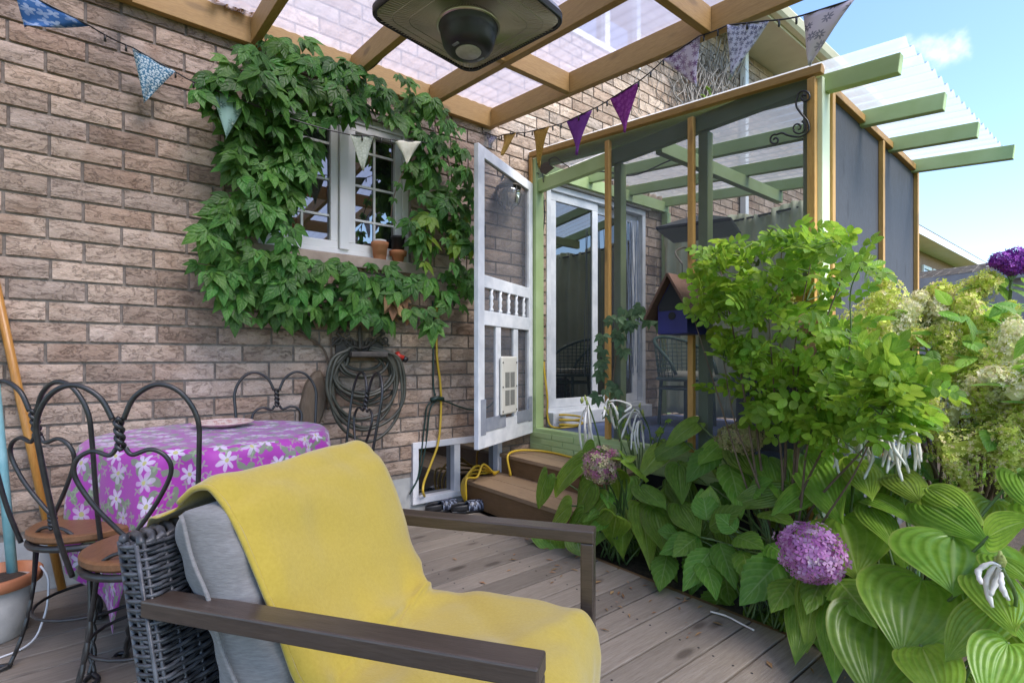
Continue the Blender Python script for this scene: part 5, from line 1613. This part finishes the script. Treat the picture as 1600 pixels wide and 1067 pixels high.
for k, (off, u, v) in enumerate(vl):
    p = onY(u, v, off)
    xd = Vector((rnd(-.9, .9), -.30 + rnd(-.3, .1), -.75 + rnd(-.35, .45)))
    nr = Vector((rnd(-.5, .5), -1.0, .75 + rnd(-.4, .5)))
    s = rnd(.06, .13) if random.random() < .6 else rnd(.11, .16)
    me = random.choice(VINEL)
    if 345 < u < 440 and 395 < v < 440 and random.random() < .25 or (u > 660 and 330 < v < 420 and random.random() < .3): me = random.choice(YOUNGL)
    if 590 < u < 640 and 455 < v < 505 and random.random() < .5: me = random.choice(DRYL)
    if k < 285 or me not in VINEL: leaf_obj(me, vine, p, xd, nr, s)
    else: items.append((me, mtx(p, xd, nr, s)))
# stray shoots
for P_ in ([(640, 250), (625, 280), (615, 310), (610, 345)], [(705, 360), (722, 385), (738, 405), (742, 425)], [(355, 420), (330, 415), (310, 412)], [(310, 135), (330, 120), (350, 110)], [(700, 180), (712, 215), (718, 260), (728, 300)], [(396, 110), (412, 70), (420, 55)], [(600, 150), (625, 165), (640, 190)]):
    pts = spline([onY(a, b, -.16) for a, b in P_], 5)
    G().tube(pts, .003, 5).obj('shoot', STEMB, vine, True)
    for q in pts[2::4]:
        leaf_obj(random.choice(VINEL), vine, q, Vector((rnd(-1, 1), -.4, -.6)), Vector((rnd(-.4, .4), -1, .6)), rnd(.05, .085))
stuff_mesh(items, 'inner_leaves', VINEM, vine)
for P_ in ([(448, 508), (500, 540), (512, 565), (516, 600), (512, 640)], [(516, 500), (518, 540), (517, 580), (510, 620)], [(350, 300), (360, 400), (420, 470), (560, 480), (700, 470), (715, 380), (700, 250), (650, 150), (520, 120), (400, 100), (345, 150), (350, 300)], [(470, 480), (560, 470), (660, 490)]):
    G().tube(spline([onY(a, b, -.035) for a, b in P_], 8), .007, 6).obj('stem', STEMB, vine, True)
# dry twigs of an older creeper, high on the wall
dv = thing('dry_creeper', 'tangle of bare grey creeper twigs high on the brick wall', 'vine', onY(1095, 175, -.05))
g = G()
for k in range(70):
    u, v = rnd(1068, 1150), rnd(170, 215)
    P_ = [(u, v)]
    for j in range(6):
        u += rnd(-13, 13); v -= rnd(10, 30); P_.append((u, v))
    g.tube(spline([onY(a, b, -.03 - rnd(0, .10)) for a, b in P_], 4), rnd(.003, .008), 5)
for k in range(26):
    u, v = rnd(1000, 1110), rnd(150, 215); P_ = [(u, v)]
    for j in range(5):
        u += rnd(-9, 9); v -= rnd(5, 20); P_.append((u, v))
    g.tube(spline([onY(a, b, -.02) for a, b in P_], 4), rnd(.002, .004), 4)
TWG = M('grey_twig', (.20, .17, .15), (.34, .30, .27), 12, .9, bump=.3)
tag(g.obj('twigs', TWG, dv, True), kind='stuff')
for k in range(9):
    p = onY(1100 + rnd(-6, 7), rnd(130, 165), -.10)
    leaf_obj(random.choice(YOUNGL), dv, p, Vector((rnd(-1, 1), -.5, -.5)), Vector((0, -1, .6)), .07)
# curled dead leaves on the ledger
dl = thing('dead_leaves', 'curled brown dead leaves caught on the pergola ledger', 'leaves', (onY(365, 12, -.05).x, -.06, LZ + .157))
for k in range(7):
    p = onY(342 + k * 8 + rnd(-3, 3), 16 + rnd(-2, 6), -.10); p.z = max(p.z, LZ + .165)
    leaf_obj(random.choice(DRYL), dl, p, Vector((rnd(-1, 1), rnd(-.5, .5), rnd(-.2, .5))), Vector((rnd(-1, 1), -1, rnd(0, 1))), .06)

# ================================================================ hostas and hydrangea in the bed
def bedx(v):
    """how far out from the house end the foliage stands, by height in view"""
    pts = [(640, 2.75), (700, 2.62), (760, 2.42), (830, 2.22), (900, 2.08), (980, 1.90), (1080, 1.80)]
    for (a, b), (c, d) in zip(pts[:-1], pts[1:]):
        if v <= c: return b + (d - b) * max(0, (v - a)) / (c - a)
    return pts[-1][1]
def bed(u, v, dx=0):
    r_ = ray(u, v); X = bedx(v) + dx
    if u > 1330: X -= (u - 1330) * .0009 * (1 if v > 760 else .4)
    p = CAM + r_ * (X / r_.x)
    if p.y > -1.16 and p.x > 2.04: p = CAM + r_ * (2.03 / r_.x)
    return p
hostas = []
def clump(name, label, cat, u, v, group=None):
    p = bed(u, v); return thing(name, label, cat, (p.x + .12, p.y, -.06), 0, group)
HA = clump('hosta', 'broad-leaved green hosta clump spilling beside the wooden steps', 'hosta', 945, 850, 'hostas in the bed')
HB = clump('hosta', 'hosta with the largest ribbed leaves below the pink hydrangea head', 'hosta', 1400, 1000, 'hostas in the bed')
HC_ = clump('hosta', 'hosta under the twiggy shrub with drooping white spent flowers', 'hosta', 1300, 900, 'hostas in the bed')
HY = clump('hydrangea', 'mophead hydrangea with one pink flower head at the deck edge', 'hydrangea', 1180, 900)
def key(me_list, par, b, t, w, dz=0, lift=.04, nrm=None, lobe=0):
    """one leaf: base pixel, tip pixel, width in pixels"""
    pb, pt = bed(b[0], b[1], .06 + dz), bed(t[0], t[1], -.05 + dz)
    d = pt - pb; dep = (pb - CAM).dot(DV)
    L = max(d.length, .06); W = w * dep / FPX
    view = (CAM - pb).normalized()
    nr = nrm or (view * 1.0 + Vector((rnd(-.25, .25), rnd(-.25, .25), .75)))
    L = min(L, W * 2.3)
    o = leaf_obj(random.choice(me_list), par, pb, d, nr, (L, W, L))
    # petiole down to the crown of the plant
    root = Vector((par.location.x + rnd(-.1, .1), par.location.y + rnd(-.1, .1), -.04))
    mid = pb.lerp(root, .5) + Vector((.05, .0, .10))
    G().tube(spline([root, mid, pb], 5), .005, 5).obj('stalk', STEMG, par, True)
    return o
KH = [(HB, (1440, 905), (1402, 992), 165), (HB, (1490, 838), (1488, 905), 158), (HB, (1368, 965), (1372, 1090), 150), (HC_, (1312, 808), (1335, 868), 125), (HC_, (1262, 712), (1318, 805), 78),
      (HC_, (1228, 768), (1136, 781), 48), (HC_, (1260, 768), (1204, 802), 48), (HB, (1440, 786), (1598, 856), 62), (HB, (1450, 762), (1543, 800), 50), (HB, (1545, 838), (1600, 800), 70),
      (HB, (1360, 776), (1438, 789), 42), (HB, (1358, 793), (1428, 858), 46), (HB, (1555, 950), (1472, 1012), 72), (HB, (1575, 1005), (1545, 1090), 90), (HB, (1540, 900), (1608, 1000), 70),
      (HB, (1312, 935), (1298, 1035), 60), (HC_, (1272, 905), (1238, 1040), 62), (HC_, (1280, 895), (1252, 985), 55), (HB, (1440, 1010), (1470, 1070), 80), (HB, (1590, 740), (1625, 800), 60),
      (HB, (1560, 870), (1620, 905), 60), (HC_, (1340, 720), (1362, 770), 55), (HB, (1400, 740), (1440, 775), 50),
      (HA, (911, 720), (847, 776), 50), (HA, (925, 756), (891, 808), 55), (HA, (948, 786), (931, 846), 56), (HA, (974, 786), (969, 858), 58), (HA, (975, 716), (1030, 755), 42), (HA, (972, 716), (984, 678), 40),
      (HC_, (1060, 726), (1066, 770), 46), (HC_, (1070, 690), (1006, 714), 36), (HC_, (1090, 660), (1036, 692), 34), (HA, (1002, 760), (1046, 794), 38), (HA, (982, 745), (958, 802), 45), (HA, (856, 742), (832, 798), 34),
      (HA, (842, 825), (878, 868), 40), (HA, (1000, 788), (1016, 856), 50), (HA, (1022, 796), (1040, 850), 46), (HC_, (1062, 788), (1090, 830), 45), (HC_, (1105, 805), (1112, 760), 46), (HA, (890, 790), (850, 830), 44),
      (HA, (905, 815), (880, 850), 40), (HA, (1040, 700), (1000, 735), 40), (HC_, (1130, 690), (1090, 722), 42), (HC_, (1150, 700), (1180, 740), 46), (HC_, (1200, 715), (1225, 760), 46), (HA, (930, 700), (905, 735), 40)]
for par, b, t, w_ in KH: key(HOSTA, par, b, t, w_ * 1.02)
KY = [((1223, 873), (1158, 935), 68), ((1308, 905), (1363, 964), 64), ((1112, 858), (1068, 910), 46), ((1124, 848), (1149, 912), 42), ((1090, 838), (1052, 866), 40), ((1108, 824), (1156, 786), 44), ((1105, 813), (1098, 760), 44),
      ((1138, 726), (1166, 788), 48), ((1119, 701), (1072, 743), 46), ((1092, 838), (1028, 862), 44), ((1043, 865), (1030, 918), 42), ((1150, 838), (1190, 850), 40), ((1150, 830), (1120, 800), 38), ((1160, 860), (1175, 905), 40),
      ((1190, 800), (1240, 812), 40), ((1200, 850), (1235, 868), 42), ((1100, 872), (1120, 925), 40), ((1240, 905), (1205, 950), 50), ((1060, 835), (1028, 828), 32), ((1170, 770), (1200, 745), 40), ((1290, 895), (1260, 950), 50)]
for b, t, w_ in KY: key(HYD, HY, b, t, w_, dz=-.02)
for k in range(14):                          # filler leaves in the shade behind
    u, v = rnd(860, 1080), rnd(720, 850)
    key(HOSTA, HA, (u, v), (u + rnd(-40, 40), v + rnd(25, 60)), rnd(36, 50), dz=.22)
for k in range(36):
    u, v = rnd(1080, 1330), rnd(690, 960)
    key(HOSTA if k % 2 else HYD, HC_ if k % 2 else HY, (u, v), (u + rnd(-50, 50), v + rnd(25, 60)), rnd(42, 62), dz=.24)
for k in range(22):
    u, v = rnd(1320, 1640), rnd(720, 1080)
    key(HOSTA, HB, (u, v), (u + rnd(-60, 60), v + rnd(25, 80)), rnd(60, 95), dz=.22)
# flower heads
c = bed(1268, 862, -.12); dep = (c - CAM).dot(DV); rr = 47 * dep / FPX
leaf_obj(mophead(500, PINKF, 300, .85, .18), HY, c, (1, 0, 0), (-.3, -.5, 1), rr * .96, 'flower_head')
G().tube(spline([(HY.location.x + .1, HY.location.y - .2, -.04), c + Vector((.08, .05, -.25)), c], 6), .006, 6).obj('stalk', STEMG, HY, True)
FH = thing('hydrangea', 'faded dusky pink hydrangea head on a stalk beside the steps', 'hydrangea', (bed(945, 830).x + .2, bed(945, 830).y, -.06))
c = bed(940, 725, -.10); dep = (c - CAM).dot(DV); rr = 30 * dep / FPX
leaf_obj(mophead(501, FADEF, 220, .95, .19), FH, c, (1, 0, 0), (0, 0, 1), rr * .95, 'flower_head')
G().tube(spline([FH.location, c + Vector((.08, .03, -.2)), c], 6), .006, 6).obj('stalk', STEMG, FH, True)
for k in range(5):
    q = c + Vector((.06, .02, -.10 - .05 * k)); leaf_obj(random.choice(HYD), FH, q, Vector((rnd(-1, .2), rnd(-1, 1), -.2)), (0, -.3, 1), (.14, .08, .14))
GH = thing('hydrangea', 'greenish spent hydrangea head under the twiggy shrub', 'hydrangea', (bed(1160, 760).x + .2, bed(1160, 760).y, -.06))
c = bed(1158, 683, -.06); dep = (c - CAM).dot(DV); rr = 34 * dep / FPX
leaf_obj(mophead(502, GREENF, 260, .62, .16), GH, c, (1, 0, 0), (0, 0, 1), rr, 'flower_head')
G().tube(spline([GH.location, c + Vector((.06, .03, -.2)), c], 6), .006, 6).obj('stalk', STEMG, GH, True)
# spent hosta flowers: pale hanging tubes
SPENT = M('spent_petal', (.62, .58, .50), (.74, .72, .68), 20, .7)
POD = M('green_pod', (.20, .26, .06), (.36, .36, .10), 20, .6)
def spent(u, v, par, n_=7, ln=60, up=25):
    c = bed(u, v, -.16); dep = (c - CAM).dot(DV); px = dep / FPX
    root = Vector((par.location.x, par.location.y, 0))
    G().tube(spline([root, c + Vector((.1, 0, -.15)), c + Vector((.0, 0, up * px))], 6), .0045, 5).obj('flower_stalk', STEMG, par, True)
    for k in range(n_):
        a = rnd(0, 6.28); q = c + Vector((0, 0, rnd(0, up) * px)); d = Vector((math.cos(a), math.sin(a), 0))
        out = rnd(4, 26) * px; L = rnd(.5, 1.15) * ln * px
        pts = spline([q, q + d * out * .6 + Vector((0, 0, .14 * L * random.random())), q + d * out * 1.35 + Vector((0, 0, -.45 * L)), q + d * out * rnd(.7, 1.8) + Vector((rnd(-.04, .04), rnd(-.02, .02), -L))], 5)
        m_ = len(pts); G().tube(pts, [(.0022 + .0046 * math.sin(math.pi * (i / m_) ** 1.7) * (1 + .3 * math.sin(i * 2.1 + k))) for i in range(m_)], 6).obj('spent_flower', SPENT, par, True)
    for k in range(4):
        q = c + Vector((rnd(-10, 10) * px, rnd(-10, 10) * px, rnd(0, up + 6) * px)); G().tube([q, q + Vector((rnd(-.01, .01), 0, .012)), q + Vector((rnd(-.01, .01), 0, .03))], [.004, .008, .003], 6).obj('pod', POD, par, True)
spent(917, 650, HA, 7, 55); spent(951, 655, HA, 5, 32, 30); spent(1000, 665, HA, 7, 45); spent(1348, 682, HC_, 12, 70); spent(1425, 680, HB, 11, 70)
spent(1565, 895, HB, 6, 55, 10); spent(1318, 700, HC_, 7, 45); spent(1385, 695, HC_, 6, 50)
# fallen stalk on the deck
tag(G().tube(spline([onZ(1110, 955, .008), onZ(1135, 962, .012), onZ(1160, 975, .006), onZ(1178, 984, .008)], 6), .004, 6).obj('dry_stalk', SPENT, None, True), 'pale dry stalk lying on the deck beside the bed', 'stalk')
# litter blown against the bed edge
g = G()
for k in range(60):
    p = Vector((rnd(.9, 2.08), rnd(-2.6, -.9), .004)); p.x = 2.08 - abs(random.gauss(0, .28))
    a = rnd(0, 6.3); L = rnd(.008, .028); d = Vector((math.cos(a), math.sin(a), 0)) * L; s_ = Vector((-d.y, d.x, 0)) * rnd(.15, .4)
    g.quad(p - d, p - s_ + Vector((0, 0, .004)), p + d, p + s_ + Vector((0, 0, .003)))
tag(g.obj('leaf_litter', DRYM), 'scattered dry leaf bits on the deck beside the bed', 'litter', None, 'stuff')
# yellow-flowered young plants and creeper on the stud
cv = thing('creeper_vine', 'young grey-green creeper climbing the cedar stud of the doorway', 'vine', onX(965, 690, PX - .1))
pts = spline([onX(a, b, PX - .08) for a, b in ((968, 690), (966, 640), (958, 600), (962, 560), (965, 520), (975, 500), (1000, 490), (1015, 490))], 8)
G().tube(pts, .004, 6).obj('stem', STEMB, cv, True)
GREYV = leafmat('greygreen_creeper_leaf', (.055, .11, .05), (.10, .17, .08), (.18, .25, .14), .3, .25, .42, pinn=5)
for k in range(34):
    q = random.choice(pts[6:]); dep = (q - CAM).dot(DV)
    me = random.choice(VINEL).copy() if k < 3 else None
    if k < 3: me.materials.clear(); me.materials.append(GREYV); VG = globals().setdefault('VGL', []); VG.append(me)
    leaf_obj(random.choice(VGL), cv, q + Vector((rnd(-.10, .02), rnd(-.10, .10), rnd(-.05, .05))), Vector((-.4, rnd(-1, 1), -.8)), Vector((-1, -.7, .6)), rnd(.06, .095))
yv = thing('yellow_flowers', 'small yellow-leaved plant below the porch screen', 'plant', onX(1000, 690, PX - .12))
for k in range(16):
    q = onX(rnd(955, 1045), rnd(655, 690), PX - rnd(.1, .2)); leaf_obj(random.choice(YOUNGL), yv, q, Vector((rnd(-1, 1), rnd(-1, 1), rnd(-.3, .8))), Vector((-1, -1, 1)), .035)
    G().tube([yv.location + Vector((0, 0, -.3)), q], .003, 5).obj('stem', STEMG, yv)

# ================================================================ twiggy shrub
def sh(u, v, x): return onX(u, v, x)
shrub = thing('twiggy_shrub', 'tall bright green leaflet shrub growing in front of the porch screen', 'shrub', (sh(1215, 735, 2.50).x, sh(1215, 735, 2.50).y, -.06))
SH_OUT = [(1062, 385), (1090, 400), (1150, 378), (1180, 400), (1212, 352), (1235, 372), (1255, 385), (1300, 375), (1345, 388), (1368, 405), (1372, 425), (1335, 455), (1320, 530), (1390, 560), (1450, 585), (1460, 620), (1420, 665), (1360, 690), (1280, 705), (1200, 660), (1140, 640), (1090, 600), (1100, 560), (1062, 510), (1075, 490), (1120, 470), (1095, 430)]
SH_GAP = [(1100, 505), (1115, 640), (1165, 665), (1200, 660), (1190, 600), (1150, 580), (1125, 530)]
base = shrub.location.copy()
tips = []
for (u, v, x, r_) in ((1120, 395, 2.42, .012), (1160, 390, 2.6, .012), (1222, 365, 2.5, .014), (1270, 395, 2.4, .013), (1330, 400, 2.35, .014), (1085, 500, 2.3, .010), (1130, 560, 2.3, .011), (1420, 560, 2.25, .013), (1330, 520, 2.2, .012), (1380, 640, 2.1, .011), (1290, 600, 2.2, .012), (1200, 480, 2.3, .012), (1260, 470, 2.55, .012)):
    tp = sh(u, v, x); m1 = base.lerp(tp, .35) + Vector((rnd(-.05, .05), rnd(-.05, .05), .08)); m2 = base.lerp(tp, .7) + Vector((rnd(-.05, .05), rnd(-.05, .05), .03))
    pts = spline([base + Vector((rnd(-.04, .04), rnd(-.04, .04), 0)), m1, m2, tp], 8)
    G().tube(pts, [r_ * .62 * (1 - .8 * i / len(pts)) for i in range(len(pts))], 6).obj('branch', STEMB, shrub, True)
    tips += pts[10:]
items = []; ends = []
while len(ends) < 172:
    u, v = rnd(1058, 1470), rnd(350, 708)
    if len(ends) > 128: u, v = rnd(1150, 1400), rnd(560, 705)
    if not inpoly(u, v, SH_OUT): continue
    if inpoly(u, v, SH_GAP) and random.random() < .8: continue
    x = (2.20 if u > 1330 else 2.46) + rnd(-.30, .28)
    p = sh(u, v, x)
    if ends and min((q - p).length for q in ends) < .052: continue
    ends.append(p)
spr = []
for p in ends:
    near = min(tips, key=lambda t: (t - p).length_squared + .6 * max(0, t.z - p.z) ** 2)
    mid = near.lerp(p, .5) + Vector((rnd(-.03, .03), rnd(-.03, .03), rnd(.0, .05)))
    tw = spline([near, mid, p], 6)
    G().tube(tw, [.0032 * (1 - .6 * i / len(tw)) for i in range(len(tw))], 5).obj('twig', STEMG, shrub, True)
    d0 = (p - near); d0 = d0.normalized() if d0.length > .01 else Vector((0, 0, 1))
    for i in range(5):
        q = tw[int(len(tw) * (.35 + .62 * i / 5))] if i < 4 else tw[-1]
        sd_ = d0.cross(UP); sd_ = sd_.normalized() if sd_.length > .05 else Vector((1, 0, 0))
        xd = d0 * .8 + sd_ * (rnd(.5, 1.1) * (1 if i % 2 else -1)) + Vector((rnd(-.5, .5), rnd(-.5, .5), rnd(-.6, .8)))
        spr.append((q.x, q, xd, Vector((rnd(-1.3, .7), rnd(-1.4, .6), rnd(.1, 1))), rnd(.065, .125)))
spr.sort(key=lambda t: t[0])
for k, (_, q, xd, nr, s) in enumerate(spr):
    if k % 3 == 0 and k < 870: leaf_obj(random.choice(PINN), shrub, q, xd, nr, s)
    else: items.append((random.choice(PINN), mtx(q, xd, nr, s)))
stuff_mesh(items, 'inner_leaves', SHRM, shrub)
for k in range(5): leaf_obj(random.choice(DRYL), shrub, sh(1270 + rnd(-8, 12), rnd(490, 545), 2.2), Vector((rnd(-1, 1), rnd(-1, 1), -1)), Vector((-1, -1, .5)), .06)

# ================================================================ panicle hydrangea
def ph(u, v, dep): return PR(u, v, dep)
pan = thing('panicle_hydrangea', 'large hydrangea bush with lime and cream cone flower heads', 'hydrangea', (2.75, -2.75, -.06))
heads = [(1345, 490, 2.55, 58, 0), (1390, 470, 2.6, 62, 0), (1395, 500, 2.5, 50, 4), (1370, 520, 2.4, 45, 0), (1450, 468, 2.7, 60, 1), (1500, 458, 2.6, 62, 2), (1470, 490, 2.6, 48, 5), (1520, 505, 2.35, 64, 1), (1545, 490, 2.4, 46, 0), (1590, 522, 2.1, 50, 6), (1575, 555, 2.05, 66, 5),
         (1520, 590, 2.1, 56, 0), (1490, 580, 2.2, 46, 1), (1575, 620, 2.0, 66, 4), (1540, 640, 2.05, 54, 0), (1595, 665, 1.9, 60, 2), (1530, 690, 1.95, 62, 1), (1580, 715, 1.85, 58, 3), (1480, 690, 2.05, 44, 0), (1440, 600, 2.2, 40, 1), (1620, 590, 1.9, 60, 5), (1500, 735, 1.95, 40, 2), (1225, 465, 2.6, 34, 0), (1455, 640, 2.1, 42, 3), (1420, 520, 2.5, 38, 1), (1560, 585, 2.05, 50, 1), (1605, 630, 1.95, 60, 0), (1500, 625, 2.1, 48, 4), (1560, 670, 1.95, 58, 3), (1610, 700, 1.85, 60, 1), (1480, 540, 2.35, 50, 0), (1550, 530, 2.25, 48, 2), (1430, 480, 2.65, 46, 4)]
for (u, v, dep, w_, kind) in heads:
    v += 16 if v < 560 else 6; c = ph(u, v, dep); s = w_ * dep / FPX * 1.32
    d = Vector((rnd(-.6, .2), rnd(-.7, .3), rnd(.1, .9)))
    leaf_obj(PANL[kind], pan, c - d.normalized() * s * .4, d, (0, 0, 1), s, 'flower_head')
    pts = spline([pan.location + Vector((rnd(-.1, .2), rnd(-.2, .2), 0)), (pan.location.lerp(c, .6)) + Vector((.1, 0, .1)), c], 6)
    G().tube(pts, [.009 * (1 - .6 * i / len(pts)) for i in range(len(pts))], 6).obj('branch', STEMB, pan, True)
items = []
for k in range(330):
    u, v = rnd(1340, 1660), rnd(470, 800)
    if v < 470 + (1440 - u) * .5: continue
    dep = 2.75 - (u - 1340) * .0026 - (v - 470) * .0009 + rnd(-.12, .35)
    p = ph(u, v, dep)
    xd = Vector((rnd(-1, .6), rnd(-1, .6), rnd(-.5, .3))); nr = Vector((rnd(-.4, .4), rnd(-.6, .3), 1)); s = rnd(.09, .14)
    if k < 150:
        leaf_obj(random.choice(HYD), pan, p, xd, nr, (s, s * .55, s))
    else:
        items.append((HYD[k % 4], mtx(p, xd, nr, s) @ Matrix.Diagonal((1, .55, 1, 1))))
stuff_mesh(items, 'inner_leaves', HYDM, pan)
# butterfly bush flower
bb = thing('purple_flower', 'deep purple flower cluster on a tall stem above the hydrangeas', 'flower', (ph(1570, 560, 2.5).x, ph(1570, 560, 2.5).y, -.06))
for (u, v, w_) in ((1575, 412, 14), (1592, 406, 15), (1562, 404, 12), (1585, 398, 13), (1598, 416, 13), (1556, 410, 9), (1604, 402, 14), (1580, 422, 10), (1610, 412, 14)):
    c = ph(u, v, 2.45); leaf_obj(mophead(600 + u, VIOLF, 70, .8, .34), bb, c, (1, 0, 0), (0, 0, 1), w_ * 2.45 / FPX, 'flower_head')
    fork = ph(1580, 440, 2.47)
    G().tube(spline([fork, fork.lerp(c, .5) + Vector((.0, .0, .01)), c], 4), .004, 5).obj('stem', STEMG, bb, True)
G().tube(spline([bb.location, bb.location.lerp(fork, .6) + Vector((.03, .02, 0)), fork], 6), .007, 6).obj('stem', STEMG, bb, True)
for k in range(12):
    c = ph(1560 + rnd(-20, 40), rnd(430, 500), 2.5); leaf_obj(random.choice(HYD), bb, c, Vector((rnd(-1, 1), rnd(-1, 1), -.3)), (0, -.3, 1), (.15, .06, .15))
